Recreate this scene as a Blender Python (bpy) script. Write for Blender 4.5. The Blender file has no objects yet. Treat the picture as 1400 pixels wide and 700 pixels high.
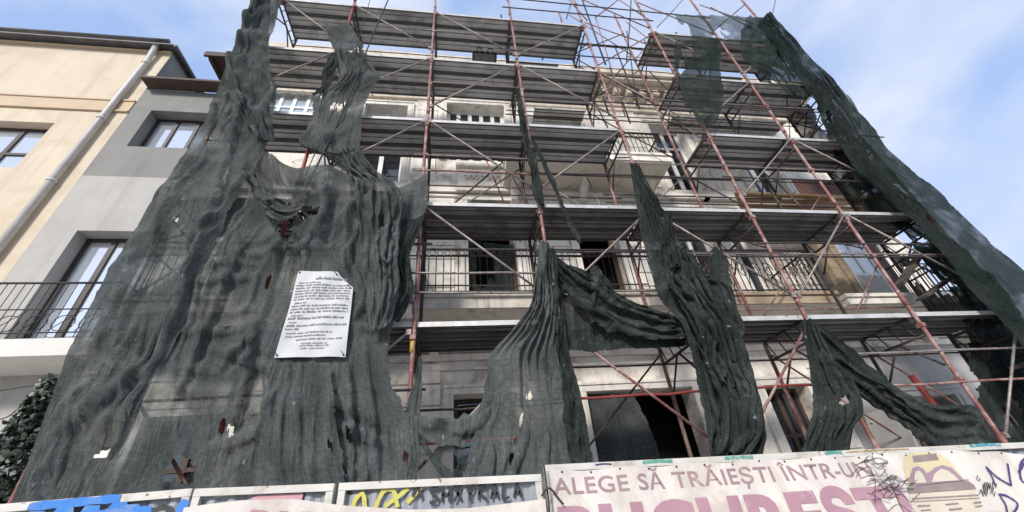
import bpy, bmesh, math, random
import numpy as np
from mathutils import Vector, Matrix

random.seed(7)
sc = bpy.context.scene
col = sc.collection

# ------------------------------------------------------------------ camera (measured from the converging poles)
F = 538.4; PITCH = math.radians(33.845); YAW = math.radians(9.851); ROLL = math.radians(-5.303)
def cam_axes():
    cy, sy, cp, sp = math.cos(YAW), math.sin(YAW), math.cos(PITCH), math.sin(PITCH)
    fw = np.array([sy*cp, cy*cp, sp]); ri = np.array([cy, -sy, 0.0]); up = np.cross(ri, fw)
    return ri*math.cos(ROLL)+up*math.sin(ROLL), -ri*math.sin(ROLL)+up*math.cos(ROLL), fw
RI, UP, FW = cam_axes(); EYE = np.array([0, 0, 1.6])
def at(x, y, Y):
    """point of the vertical plane at depth Y that was measured at (x, y)"""
    d = FW*F + RI*(x-700) - UP*(y-350)
    return EYE + d*(Y/d[1])
def pj(P):
    v = np.asarray(P, float)-EYE; z = v@FW
    return 700+F*(v@RI)/z, 350-F*(v@UP)/z

cam = bpy.data.cameras.new('camera'); co = bpy.data.objects.new('camera', cam); col.objects.link(co)
cam.sensor_width = 36; cam.lens = F*36/1400; cam.clip_end = 3000; cam.clip_start = 0.05
m = Matrix.Identity(4)
for i in range(3):
    m[i][0] = RI[i]; m[i][1] = UP[i]; m[i][2] = -FW[i]; m[i][3] = EYE[i]
co.matrix_world = m
sc.camera = co

# ------------------------------------------------------------------ materials
def new_mat(name):
    M = bpy.data.materials.new(name); M.use_nodes = True
    nt = M.node_tree; nt.nodes.clear()
    return M, nt
def N(nt, t, **kw):
    n = nt.nodes.new(t)
    for k, v in kw.items():
        if k in n.inputs: n.inputs[k].default_value = v
        else: setattr(n, k, v)
    return n
def L(nt, a, b): nt.links.new(a, b)
def mathn(nt, op, a, b=None, clamp=False):
    n = nt.nodes.new('ShaderNodeMath'); n.operation = op; n.use_clamp = clamp
    for i, v in enumerate((a, b)):
        if v is None: continue
        if isinstance(v, (int, float)): n.inputs[i].default_value = v
        else: L(nt, v, n.inputs[i])
    return n.outputs[0]
def ramp(nt, fac, stops):
    r = nt.nodes.new('ShaderNodeValToRGB')
    e = r.color_ramp.elements
    e[0].position, e[0].color = stops[0][0], (*stops[0][1], 1)
    e[1].position, e[1].color = stops[-1][0], (*stops[-1][1], 1)
    for p, c in stops[1:-1]:
        x = e.new(p); x.color = (*c, 1)
    L(nt, fac, r.inputs[0]); return r.outputs[0]
def mixc(nt, fac, a, b, mode='MIX'):
    n = nt.nodes.new('ShaderNodeMix'); n.data_type = 'RGBA'; n.blend_type = mode
    for i, v in ((0, fac), (6, a), (7, b)):
        if isinstance(v, (int, float)): n.inputs[i].default_value = v
        elif isinstance(v, tuple): n.inputs[i].default_value = (*v, 1) if len(v) == 3 else v
        else: L(nt, v, n.inputs[i])
    return n.outputs[2]
def g(v): return (v, v, v)
def coord(nt, scale=(1, 1, 1), kind='Object'):
    t = nt.nodes.new('ShaderNodeTexCoord'); mp = nt.nodes.new('ShaderNodeMapping')
    mp.inputs['Scale'].default_value = scale
    L(nt, t.outputs[kind], mp.inputs[0]); return mp.outputs[0]
def noise(nt, vec, scale, detail=4, rough=.55, dist=0):
    n = N(nt, 'ShaderNodeTexNoise', Scale=scale, Detail=detail, Roughness=rough, Distortion=dist)
    L(nt, vec, n.inputs['Vector']); return n.outputs[0]

def worn(name, c1, c2, scale=6, rough=.7, metal=0, streak=None, dirt=None, bump=.15, spot=None):
    """two-tone mottled surface, optional vertical streaks, dirt and rust spots"""
    M, nt = new_mat(name)
    out = N(nt, 'ShaderNodeOutputMaterial'); b = N(nt, 'ShaderNodeBsdfPrincipled', Roughness=rough, Metallic=metal)
    v = coord(nt)
    n1 = noise(nt, v, scale, 6, .6)
    c = mixc(nt, ramp(nt, n1, [(.35, g(0)), (.68, g(1))]), c1, c2)
    if streak:
        vs = coord(nt, (streak[0], streak[0], streak[1]))
        n2 = noise(nt, vs, 1, 4, .6)
        c = mixc(nt, ramp(nt, n2, [(.5, g(0)), (.75, g(streak[3]))]), c, streak[2])
    if dirt:
        n3 = noise(nt, v, dirt[0], 5, .65, .4)
        c = mixc(nt, ramp(nt, n3, [(dirt[2], g(0)), (dirt[2]+.13, g(dirt[3]))]), c, dirt[1])
    if spot:
        n4 = noise(nt, v, spot[0], 3, .7)
        c = mixc(nt, ramp(nt, n4, [(spot[2], g(0)), (spot[2]+.05, g(1))]), c, spot[1])
    L(nt, c, b.inputs['Base Color'])
    if bump:
        bp = N(nt, 'ShaderNodeBump', Strength=bump, Distance=.01)
        L(nt, noise(nt, v, scale*6, 5), bp.inputs['Height']); L(nt, bp.outputs[0], b.inputs['Normal'])
    L(nt, b.outputs[0], out.inputs[0])
    return M

MAT = {}
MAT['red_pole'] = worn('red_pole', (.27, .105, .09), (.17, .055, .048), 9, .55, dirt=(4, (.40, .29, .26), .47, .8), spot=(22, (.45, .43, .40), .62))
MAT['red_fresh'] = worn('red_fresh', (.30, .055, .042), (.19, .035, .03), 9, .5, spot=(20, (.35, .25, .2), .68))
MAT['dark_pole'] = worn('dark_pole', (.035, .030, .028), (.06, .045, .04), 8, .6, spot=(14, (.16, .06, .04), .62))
MAT['galv'] = worn('galv', (.34, .30, .28), (.20, .16, .145), 10, .5, .3, spot=(16, (.12, .06, .045), .6))
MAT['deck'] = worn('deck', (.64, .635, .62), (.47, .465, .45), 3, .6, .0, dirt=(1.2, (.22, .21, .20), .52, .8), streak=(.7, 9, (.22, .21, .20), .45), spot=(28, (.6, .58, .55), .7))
MAT['deck_low'] = worn('deck_low', (.27, .265, .255), (.18, .178, .172), 3, .6, .0, dirt=(1.2, (.06, .058, .055), .5, .8), streak=(.7, 9, (.07, .068, .065), .5), spot=(28, (.35, .34, .33), .7))  # deck made dirtier, with the shade of the low undersides put into its colour
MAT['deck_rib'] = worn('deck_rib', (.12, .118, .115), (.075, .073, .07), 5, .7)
MAT['deck_lip'] = worn('deck_lip', (.62, .61, .59), (.44, .43, .41), 5, .45, .2, spot=(9, (.12, .11, .10), .66))
MAT['beige'] = worn('beige', (.69, .59, .455), (.63, .535, .41), 1.2, .85, dirt=(.9, (.54, .43, .30), .5, .5), streak=(5, .22, (.42, .34, .25), .5))
MAT['beige_trim'] = worn('beige_trim', (.62, .48, .33), (.55, .43, .30), 2, .8)
MAT['grey_dark'] = worn('grey_dark', (.27, .265, .245), (.24, .235, .22), 1.5, .85, dirt=(1.1, (.2, .197, .185), .5, .5), streak=(5, .22, (.16, .155, .145), .5))
MAT['grey_light'] = worn('grey_light', (.47, .455, .42), (.43, .415, .385), 1.5, .85, dirt=(1.0, (.37, .355, .325), .5, .5), streak=(5, .22, (.30, .285, .255), .5))
MAT['cream_slab'] = worn('cream_slab', (.72, .70, .65), (.64, .62, .58), 2, .8)
MAT['pipe'] = worn('pipe', (.60, .57, .53), (.50, .47, .43), 3, .4)
MAT['gutter'] = worn('gutter', (.16, .15, .155), (.08, .075, .08), 4, .5)
MAT['brown_frame'] = worn('brown_frame', (.045, .032, .026), (.03, .022, .018), 6, .5)
MAT['white_frame'] = worn('white_frame', (.82, .82, .81), (.74, .74, .73), 6, .5)
MAT['dark_wood'] = worn('dark_wood', (.06, .04, .03), (.1, .06, .045), 6, .7, streak=(18, .8, (.03, .02, .015), .6))
MAT['tan_wood'] = worn('tan_wood', (.42, .33, .23), (.31, .235, .155), 3, .75, streak=(2, 30, (.14, .085, .04), .8))
MAT['fascia_wood'] = worn('fascia_wood', (.50, .33, .16), (.36, .22, .10), 3, .75, streak=(.8, 30, (.16, .10, .05), .8))
MAT['grey_wood'] = worn('grey_wood', (.105, .085, .07), (.07, .055, .045), 4, .8)
MAT['iron'] = worn('iron', (.022, .02, .02), (.04, .03, .027), 9, .6)
MAT['plaster'] = worn('plaster', (.90, .845, .76), (.82, .76, .67), 1.4, .88,
                      streak=(3.2, .35, (.44, .39, .33), .6), dirt=(1.7, (.40, .35, .29), .50, .75), spot=(4, (.36, .25, .19), .66), bump=.35)
MAT['plaster_grey'] = worn('plaster_grey', (.46, .455, .44), (.37, .365, .355), 1.4, .9, streak=(3, .4, (.2, .2, .2), .5), dirt=(2.2, (.42, .41, .39), .56, .6))
MAT['moulding'] = worn('moulding', (.90, .85, .77), (.82, .77, .69), 3, .85, streak=(6, .6, (.36, .33, .28), .5), dirt=(4, (.34, .32, .28), .57, .6), bump=.2)
MAT['stained'] = worn('stained', (.74, .70, .63), (.46, .41, .33), 2.4, .88, streak=(7, .5, (.15, .125, .095), .85), bump=.2)
MAT['soffit'] = worn('soffit', (.76, .71, .62), (.66, .61, .52), 1.6, .9, dirt=(2.5, (.25, .22, .18), .55, .6))
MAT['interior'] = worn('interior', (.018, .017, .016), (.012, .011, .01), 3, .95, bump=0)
MAT['cornice'] = worn('cornice', (.70, .63, .53), (.58, .50, .40), 3, .9, streak=(6, .5, (.24, .19, .14), .55), dirt=(5, (.62, .57, .5), .57, .6))
MAT['roof'] = worn('roof', (.16, .08, .06), (.1, .05, .04), 4, .8)
MAT['asphalt'] = worn('asphalt', (.12, .12, .118), (.10, .10, .098), 30, .95)
MAT['pavement'] = worn('pavement', (.56, .54, .51), (.48, .46, .44), 5, .9)
MAT['kerb'] = worn('kerb', (.33, .32, .31), (.27, .26, .25), 8, .9)
MAT['hoard_frame'] = worn('hoard_frame', (.66, .635, .58), (.56, .53, .47), 4, .5, spot=(18, (.22, .14, .09), .64), dirt=(6, (.38, .33, .27), .55, .6))
MAT['hoard_sheet'] = worn('hoard_sheet', (.36, .38, .41), (.28, .30, .33), 2, .45, .25, streak=(6, .6, (.5, .51, .53), .6))
MAT['banner'] = worn('banner', (.70, .65, .585), (.64, .575, .53), 1.2, .75, dirt=(2.2, (.46, .40, .34), .48, .65), streak=(5, 1.2, (.48, .42, .36), .65), bump=.5)
MAT['letter_mauve'] = worn('letter_mauve', (.35, .235, .24), (.30, .205, .21), 9, .75, dirt=(14, (.52, .42, .42), .6, .8))
MAT['letter_pink'] = worn('letter_pink', (.42, .235, .28), (.37, .21, .25), 5, .75, dirt=(12, (.56, .4, .43), .6, .7))
MAT['emblem_yellow'] = worn('emblem_yellow', (.62, .53, .31), (.58, .51, .36), 8, .75)
MAT['emblem_cream'] = worn('emblem_cream', (.63, .56, .44), (.58, .52, .42), 8, .75)
MAT['emblem_purple'] = worn('emblem_purple', (.30, .20, .25), (.36, .26, .29), 8, .75)
MAT['emblem_brown'] = worn('emblem_brown', (.24, .19, .18), (.30, .245, .23), 8, .75)
MAT['ink'] = worn('ink', (.02, .02, .022), (.05, .05, .055), 20, .6, bump=0)
MAT['ink_blue'] = worn('ink_blue', (.045, .035, .14), (.07, .055, .2), 20, .6, bump=0)
MAT['paint_blue'] = worn('paint_blue', (.025, .17, .55), (.04, .22, .6), 10, .5, dirt=(7, (.25, .30, .38), .52, .7), bump=0)
MAT['paint_teal'] = worn('paint_teal', (.05, .27, .33), (.12, .33, .37), 12, .6, dirt=(18, (.5, .5, .46), .52, .8), bump=0)
MAT['paint_green'] = worn('paint_green', (.06, .29, .22), (.14, .34, .27), 12, .6, dirt=(18, (.5, .5, .46), .52, .8), bump=0)
MAT['paint_yellow'] = worn('paint_yellow', (.62, .57, .10), (.55, .5, .12), 12, .5, bump=0)
MAT['paint_orange'] = worn('paint_orange', (.45, .28, .13), (.36, .22, .12), 12, .6, dirt=(14, (.5, .46, .4), .5, .8), bump=0)
MAT['paint_pink'] = worn('paint_pink', (.6, .3, .35), (.62, .4, .42), 12, .5, bump=0)
MAT['paper'] = worn('paper', (.58, .59, .60), (.49, .50, .51), 2.5, .6, dirt=(4, (.44, .44, .43), .55, .5), bump=.3)
MAT['print'] = worn('print', (.16, .16, .165), (.28, .28, .285), 60, .8, bump=0)
MAT['black_plastic'] = worn('black_plastic', (.008, .008, .008), (.014, .014, .013), 9, .85, dirt=(6, (.06, .055, .05), .6, .6))
MAT['rope'] = worn('rope', (.022, .022, .022), (.04, .04, .038), 30, .8)
MAT['cable'] = worn('cable', (.02, .02, .02), (.03, .03, .03), 30, .6)
MAT['white_cable'] = worn('white_cable', (.5, .48, .45), (.4, .38, .35), 30, .6)
MAT['bark'] = worn('bark', (.06, .045, .035), (.04, .03, .024), 12, .9)
MAT['yellow_band'] = worn('yellow_band', (.5, .34, .06), (.42, .28, .06), 14, .5)

def leaf_mat():
    M, nt = new_mat('ivy_leaf')
    out = N(nt, 'ShaderNodeOutputMaterial'); b = N(nt, 'ShaderNodeBsdfPrincipled', Roughness=.28)
    gi = nt.nodes.new('ShaderNodeNewGeometry')
    c = ramp(nt, gi.outputs['Random Per Island'], [(0, (.012, .020, .012)), (.55, (.03, .045, .028)), (.85, (.12, .14, .11)), (1, (.36, .38, .34))])
    L(nt, c, b.inputs['Base Color']); L(nt, b.outputs[0], out.inputs[0]); return M
MAT['leaf'] = leaf_mat()

def glass_mat(name, tint=(.5, .55, .62), dark=(.02, .022, .025), refl=.55):
    M, nt = new_mat(name)
    out = N(nt, 'ShaderNodeOutputMaterial')
    d = N(nt, 'ShaderNodeBsdfDiffuse'); d.inputs[0].default_value = (*dark, 1)
    gl = N(nt, 'ShaderNodeBsdfGlossy', Roughness=.03); gl.inputs[0].default_value = (*tint, 1)
    v = coord(nt); bp = N(nt, 'ShaderNodeBump', Strength=.12, Distance=.02)
    L(nt, noise(nt, v, 2.2, 2), bp.inputs['Height']); L(nt, bp.outputs[0], gl.inputs['Normal'])
    mx = N(nt, 'ShaderNodeMixShader', Fac=refl)
    L(nt, d.outputs[0], mx.inputs[1]); L(nt, gl.outputs[0], mx.inputs[2]); L(nt, mx.outputs[0], out.inputs[0]); return M
MAT['glass'] = glass_mat('glass', (.9, .93, 1.0), (.50, .55, .60), .55)
MAT['dull_glass'] = worn('dull_glass', (.035, .036, .036), (.055, .055, .052), 3, .9, bump=0)  # matt dark pane colour without gloss, made to keep out the sun's glint
MAT['glass_dark'] = glass_mat('glass_dark', (.6, .65, .7), refl=.18)
MAT['curtain_glass'] = glass_mat('curtain_glass', (.8, .85, .9), (.42, .5, .54), .3)

def net_mat(name, c_dark, c_mid, c_light, opac, patch=.4, splotch=.68, thread=85):
    """woven shade netting: fine threads, worn patches, lime splashes and frayed white threads, partly see-through"""
    M, nt = new_mat(name)
    out = N(nt, 'ShaderNodeOutputMaterial')
    uvA = coord(nt, (thread, 3.0, 1), 'UV'); uvB = coord(nt, (2.0, 1.6, 1), 'UV'); uvC = coord(nt, (13, 6, 1), 'UV'); uvD = coord(nt, (26, 30, 1), 'UV'); uvE = coord(nt, (5, 90, 1), 'UV')
    thr = noise(nt, uvA, 1, 3, .6); big = noise(nt, uvB, 1, 5, .6, .4); spl = noise(nt, uvC, 1, 6, .72, .5); fine = noise(nt, uvD, 1, 3, .6); weft = noise(nt, uvE, 1, 2, .5)
    s = mathn(nt, 'ADD', mathn(nt, 'MULTIPLY', thr, .26), mathn(nt, 'MULTIPLY', big, .40))
    s = mathn(nt, 'ADD', s, mathn(nt, 'MULTIPLY', fine, .24)); s = mathn(nt, 'ADD', s, mathn(nt, 'MULTIPLY', weft, .10))
    c = ramp(nt, s, [(.38, c_dark), (.51, c_mid), (.64, c_light)])
    c = mixc(nt, ramp(nt, spl, [(splotch, g(0)), (splotch+.03, g(.9))]), c, (.40, .40, .38))
    dif = N(nt, 'ShaderNodeBsdfDiffuse', Roughness=.4); L(nt, c, dif.inputs[0])
    bp = N(nt, 'ShaderNodeBump', Strength=.6, Distance=.018)
    uvF = coord(nt, (17, 2.6, 1), 'UV'); cr = noise(nt, uvF, 1, 4, .6, .8)
    crr = mathn(nt, 'ABSOLUTE', mathn(nt, 'SUBTRACT', cr, .5))
    L(nt, mathn(nt, 'ADD', mathn(nt, 'MULTIPLY', crr, -3.2), mathn(nt, 'MULTIPLY', thr, .12)), bp.inputs['Height']); L(nt, bp.outputs[0], dif.inputs['Normal'])
    tr = N(nt, 'ShaderNodeBsdfTranslucent'); L(nt, c, tr.inputs[0])
    m1 = N(nt, 'ShaderNodeMixShader', Fac=.12); L(nt, dif.outputs[0], m1.inputs[1]); L(nt, tr.outputs[0], m1.inputs[2])
    tp = N(nt, 'ShaderNodeBsdfTransparent')
    a = mathn(nt, 'ADD', opac, mathn(nt, 'MULTIPLY', mathn(nt, 'SUBTRACT', thr, .5), .3), True)
    a = mathn(nt, 'SUBTRACT', a, mathn(nt, 'MULTIPLY', ramp(nt, big, [(.50, g(0)), (.72, g(1))]), patch), True)
    m2 = N(nt, 'ShaderNodeMixShader'); L(nt, a, m2.inputs[0]); L(nt, tp.outputs[0], m2.inputs[1]); L(nt, m1.outputs[0], m2.inputs[2])
    L(nt, m2.outputs[0], out.inputs[0]); return M
MAT['net_grey'] = net_mat('net_grey', (.048, .056, .053), (.108, .120, .115), (.21, .225, .218), .955, .24, .67)
MAT['net_green'] = net_mat('net_green', (.017, .022, .0205), (.042, .051, .048), (.105, .119, .114), .99, .08, .655)
MAT['net_thin'] = net_mat('net_thin', (.03, .043, .039), (.065, .083, .076), (.13, .15, .14), .76, .35, .72)
MAT['net_mesh'] = net_mat('net_mesh', (.014, .024, .020), (.034, .048, .043), (.08, .10, .092), .86, .30, .70)
MAT['net_side'] = net_mat('net_side', (.010, .017, .0145), (.026, .035, .0315), (.058, .072, .066), .95, .2, .69)

# ------------------------------------------------------------------ mesh helpers
class MB:
    def __init__(s): s.bm = bmesh.new(); s.mi = 0
    def box(s, x0, x1, y0, y1, z0, z1, mi=0):
        v = [s.bm.verts.new(p) for p in ((x0,y0,z0),(x1,y0,z0),(x1,y1,z0),(x0,y1,z0),(x0,y0,z1),(x1,y0,z1),(x1,y1,z1),(x0,y1,z1))]
        for f in ((0,3,2,1),(4,5,6,7),(0,1,5,4),(1,2,6,5),(2,3,7,6),(3,0,4,7)):
            s.bm.faces.new([v[i] for i in f]).material_index = mi
        return s
    def tube(s, pts, r, n=8, mi=0, caps=True):
        pts = [Vector(p) for p in pts]; rings = []
        for i, p in enumerate(pts):
            d = (pts[min(i+1, len(pts)-1)]-pts[max(i-1, 0)]).normalized()
            a = Vector((0, 0, 1)) if abs(d.z) < .9 else Vector((1, 0, 0))
            u = d.cross(a).normalized(); w = d.cross(u)
            rr = r[i] if isinstance(r, (list, tuple)) else r
            rings.append([s.bm.verts.new(p+(u*math.cos(2*math.pi*k/n)+w*math.sin(2*math.pi*k/n))*rr) for k in range(n)])
        for a, b in zip(rings, rings[1:]):
            for k in range(n):
                f = s.bm.faces.new((a[k], a[(k+1) % n], b[(k+1) % n], b[k])); f.smooth = True; f.material_index = mi
        if caps:
            s.bm.faces.new(rings[0][::-1]).material_index = mi; s.bm.faces.new(rings[-1]).material_index = mi
        return s
    def beam(s, p, q, w, h, mi=0):
        """rectangular bar from p to q"""
        p, q = Vector(p), Vector(q); d = (q-p).normalized()
        a = Vector((0, 0, 1)) if abs(d.z) < .9 else Vector((0, 1, 0))
        u = d.cross(a).normalized()*w/2; v = d.cross(u).normalized()*h/2
        r = [[s.bm.verts.new(o+x) for x in (u+v, u-v, -u-v, -u+v)] for o in (p, q)]
        for k in range(4):
            s.bm.faces.new((r[0][k], r[0][(k+1) % 4], r[1][(k+1) % 4], r[1][k])).material_index = mi
        s.bm.faces.new(r[0][::-1]).material_index = mi; s.bm.faces.new(r[1]).material_index = mi
        return s
    def poly(s, pts, mi=0):
        f = s.bm.faces.new([s.bm.verts.new(p) for p in pts]); f.material_index = mi; return s
    def extrude_x(s, prof, x0, x1, mis=None, closed=False):
        a = [s.bm.verts.new((x0, y, z)) for y, z in prof]; b = [s.bm.verts.new((x1, y, z)) for y, z in prof]
        for k in range(len(prof) if closed else len(prof)-1):
            k2 = (k+1) % len(prof)
            f = s.bm.faces.new((a[k], a[k2], b[k2], b[k])); f.material_index = mis[k] if mis else 0
        if closed:
            s.bm.faces.new(a[::-1]); s.bm.faces.new(b)
        return s
    def build(s, name, mats, parent=None, smooth=False, bevel=0):
        me = bpy.data.meshes.new(name)
        bmesh.ops.recalc_face_normals(s.bm, faces=s.bm.faces)
        s.bm.to_mesh(me); s.bm.free()
        if not isinstance(mats, (list, tuple)): mats = [mats]
        for mm in mats: me.materials.append(MAT[mm])
        if smooth:
            for p in me.polygons: p.use_smooth = True
        o = bpy.data.objects.new(name, me); col.objects.link(o)
        if parent is not None:
            o.parent = parent
            o.matrix_parent_inverse = Matrix.Translation(-WL(parent))
        if bevel:
            bv = o.modifiers.new('bevel', 'BEVEL'); bv.width = bevel; bv.segments = 2; bv.limit_method = 'ANGLE'
        return o
def WL(o):
    v = Vector((0, 0, 0))
    while o is not None:
        v = v+o.location; 
        if o.parent is not None: v = v+o.matrix_parent_inverse.to_translation()
        o = o.parent
    return v
def tag(o, label=None, cat=None, group=None, kind=None):
    if label: o['label'] = label
    if cat: o['category'] = cat
    if group: o['group'] = group
    if kind: o['kind'] = kind
    return o
def thing(name, label, cat, loc=(0, 0, 0), group=None):
    o = bpy.data.objects.new(name, None); col.objects.link(o); o.location = loc; o.empty_display_size = .2
    return tag(o, label, cat, group)
def dup(o, parent, offset=(0, 0, 0)):
    c = o.copy(); col.objects.link(c); c.parent = parent
    c.location = Vector(o.location)+Vector(offset)
    for ch in o.children:
        dup(ch, c)
    return c

# ------------------------------------------------------------------ world: soft bright daylight with broken cloud
SUN_EL, SUN_AZ = math.radians(30), math.radians(206)     # high, from the street side, a little to the left
w = bpy.data.worlds.new('World'); sc.world = w; w.use_nodes = True
nt = w.node_tree; nt.nodes.clear()
wo = N(nt, 'ShaderNodeOutputWorld'); bg = N(nt, 'ShaderNodeBackground', Strength=.15)
sky = nt.nodes.new('ShaderNodeTexSky'); sky.sky_type = 'NISHITA'; sky.sun_disc = False
sky.sun_elevation = SUN_EL; sky.sun_rotation = SUN_AZ; sky.air_density = 1.0; sky.dust_density = 1.2; sky.ozone_density = 2.0
tc = nt.nodes.new('ShaderNodeTexCoord'); mp = nt.nodes.new('ShaderNodeMapping'); mp.inputs['Scale'].default_value = (1, 1, 1.35); mp.inputs['Location'].default_value = (2.2, 8.7, 1.9)
L(nt, tc.outputs['Generated'], mp.inputs[0])
n1 = noise(nt, mp.outputs[0], 1.9, 6, .50, .5)
n2 = noise(nt, mp.outputs[0], 4.2, 5, .5, .3)
cf = mathn(nt, 'ADD', mathn(nt, 'MULTIPLY', n1, .78), mathn(nt, 'MULTIPLY', n2, .22))
fac = ramp(nt, cf, [(.40, g(.10)), (.56, g(.92))])
blue = mixc(nt, .55, sky.outputs[0], (3.5, 5.2, 9.0))
shade = mixc(nt, n2, (4.7, 5.3, 6.8), (6.2, 6.4, 6.9))
c = mixc(nt, fac, blue, shade)
L(nt, c, bg.inputs[0]); L(nt, bg.outputs[0], wo.inputs[0])

sl = bpy.data.lights.new('sun', 'SUN'); sl.energy = 3.5; sl.angle = math.radians(10); sl.color = (1, .95, .88)
so = bpy.data.objects.new('sun', sl); col.objects.link(so)
# Nishita rotation: 0 = +Y, clockwise seen from above
sd = Vector((math.sin(SUN_AZ)*math.cos(SUN_EL), math.cos(SUN_AZ)*math.cos(SUN_EL), math.sin(SUN_EL)))
so.rotation_euler = sd.to_track_quat('Z', 'Y').to_euler()

sc.view_settings.view_transform = 'Standard'; sc.view_settings.look = 'None'; sc.view_settings.exposure = 0
sc.cycles.use_denoising = True; sc.cycles.max_bounces = 8; sc.cycles.transparent_max_bounces = 24; sc.cycles.diffuse_bounces = 4

# ------------------------------------------------------------------ ground
o = MB().box(-600, 600, -1.8, 600, -.5, -.004).build('ground', 'pavement'); tag(o, kind='structure')
o = MB().box(-600, 600, -600, -2.0, -.6, -.13).build('road', 'asphalt'); tag(o, kind='structure')
o = MB().box(-600, 600, -2.0, -1.8, -.5, 0.0).build('kerb', 'kerb'); tag(o, kind='structure')

# ------------------------------------------------------------------ buildings
def wall_grid(mb, x0, x1, z0, z1, Y, ops, depth, mi=0, reveal=0):
    """front wall face at depth Y with rectangular openings and their reveals"""
    xs = sorted({x0, x1, *[a for q in ops for a in q[:2]]}); zs = sorted({z0, z1, *[a for q in ops for a in q[2:]]})
    xs = [x for x in xs if x0 <= x <= x1]; zs = [z for z in zs if z0 <= z <= z1]
    for xa, xb in zip(xs, xs[1:]):
        for za, zb in zip(zs, zs[1:]):
            cx, cz = (xa+xb)/2, (za+zb)/2
            if any(q[0] < cx < q[1] and q[2] < cz < q[3] for q in ops): continue
            mb.poly([(xa, Y, za), (xb, Y, za), (xb, Y, zb), (xa, Y, zb)], mi)
    for a, b, c_, d in ops:
        for p in ([(a, Y, c_), (a, Y+depth, c_), (a, Y+depth, d), (a, Y, d)], [(b, Y, c_), (b, Y, d), (b, Y+depth, d), (b, Y+depth, c_)],
                  [(a, Y, d), (a, Y+depth, d), (b, Y+depth, d), (b, Y, d)], [(a, Y, c_), (b, Y, c_), (b, Y+depth, c_), (a, Y+depth, c_)]):
            mb.poly(p, reveal)
def window(parent, x0, x1, z0, z1, Y, frame='brown_frame', glass='glass', cols=2, transoms=(), fw=.07, name='window'):
    mb = MB(); t = .06
    mb.box(x0, x0+fw, Y, Y+t, z0, z1).box(x1-fw, x1, Y, Y+t, z0, z1).box(x0+fw, x1-fw, Y+.002, Y+t, z1-fw, z1).box(x0+fw, x1-fw, Y+.002, Y+t, z0, z0+fw)
    for k in range(1, cols):
        xc = x0+(x1-x0)*k/cols; mb.box(xc-fw*.6, xc+fw*.6, Y-.004, Y+t, z0+fw, z1-fw)
    for tz in transoms:
        mb.box(x0+fw, x1-fw, Y-.002, Y+t-.004, tz-fw*.45, tz+fw*.45)
    f = mb.build(name, frame, parent)
    p = MB().box(x0+fw*.5, x1-fw*.5, Y+.03, Y+.045, z0+fw*.5, z1-fw*.5).build('pane', glass, f)
    return f

# --- beige building
WY = 6.9
XB = -7.78
bb = thing('apartment_building', 'beige plastered building with a pale drainpipe and dark gutter', 'building', (-12, WY, 0))
ops = [(-11.2, -9.07, 8.48, 9.92), (-13.9, -12.3, 8.48, 9.92), (-11.2, -9.07, 4.7, 6.8), (-13.9, -12.3, 4.7, 6.8)]
mb = MB(); wall_grid(mb, -22, XB, -.1, 13.1, WY, ops, .3)
mb.poly([(-22, WY, -.1), (-22, WY, 13.1), (-22, 18, 13.1), (-22, 18, -.1)]); mb.poly([(-22, 18, -.1), (-22, 18, 13.1), (XB, 18, 13.1), (XB, 18, -.1)])
mb.build('wall', 'beige', bb)
MB().poly([(XB, WY, -.1), (XB, 18, -.1), (XB, 18, 13.1), (XB, WY, 13.1)]).build('gable_wall', 'grey_dark', bb)
mb = MB()
for z, h, d in ((12.98, .05, .06), (10.80, .05, .05), (10.40, .05, .05)):
    mb.box(-22, XB-.002, WY-d, WY-.002, z, z+h)
mb.box(-22, XB-.004, WY-.025, WY-.003, 10.452, 10.798)
mb.build('string_course', 'beige_trim', bb)
mb = MB(); mb.box(-22.2, XB+.10, WY-.20, 18.1, 13.14, 13.18)
mb.build('roof', 'gutter', bb)
mb = MB(); mb.tube([(-22, WY-.3, 13.12), (XB+.05, WY-.3, 13.12)], .055, 10); mb.tube([(XB+.14, WY-.2, 13.12), (XB+.14, 14, 13.12)], .05, 8)
mb.build('gutter', 'gutter', bb)
for a, b, c_, d in ops[:2]:
    window(bb, a, b, c_, d, WY+.2, transoms=(c_+(d-c_)*.42,), cols=3 if b-a > 2 else 2)
for a, b, c_, d in ops[2:]:
    window(bb, a, b, c_, d, WY+.2)
mb = MB(); mb.tube([(-8.12, WY-.16, 13.12), (-8.12, WY-.13, 12.8), (-8.12, WY-.1, 12.5), (-8.12, WY-.1, 0)], .068, 12)
for z in (12.3, 10, 8, 6, 4, 2): mb.tube([(-8.12, WY-.1, z), (-8.12, WY-.1, z+.05)], .082, 12)
mb.build('drainpipe', 'pipe', bb)

# --- grey building
gb = thing('townhouse', 'two-tone grey plastered house with brown windows and a small balcony', 'building', (-7, WY, 0))
XG = -5.1
gops = [(-7.34, -5.9, 9.25, 10.55), (-7.18, -5.65, 4.63, 6.85), (-7.1, -5.9, .9, 2.6)]
mb = MB()
wall_grid(mb, XB+.002, XG, 8.3, 11.35, WY, gops[:1], .33, 0)
wall_grid(mb, XB+.002, XG, 4.35, 8.3, WY, gops[1:2], .33, 1, 1)
wall_grid(mb, XB+.002, XG, -.1, 4.35, WY, gops[2:], .33, 1, 1)
mb.build('wall', ['grey_dark', 'grey_light'], gb)
mb = MB(); mb.box(XB+.01, XG, WY+.002, 17.5, 11.15, 11.35); mb.build('flat_roof', 'grey_dark', gb)
mb = MB(); mb.box(XB+.05, XG, WY-.32, WY-.002, 11.38, 11.42); mb.box(XB+.05, XG, WY-.335, WY-.325, 11.37, 11.44); mb.build('roof_flashing', 'dark_wood', gb)
window(gb, *gops[0], WY+.26, transoms=(), cols=3, fw=.06)
window(gb, *gops[1], WY+.26, cols=3, fw=.075, transoms=())
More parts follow.
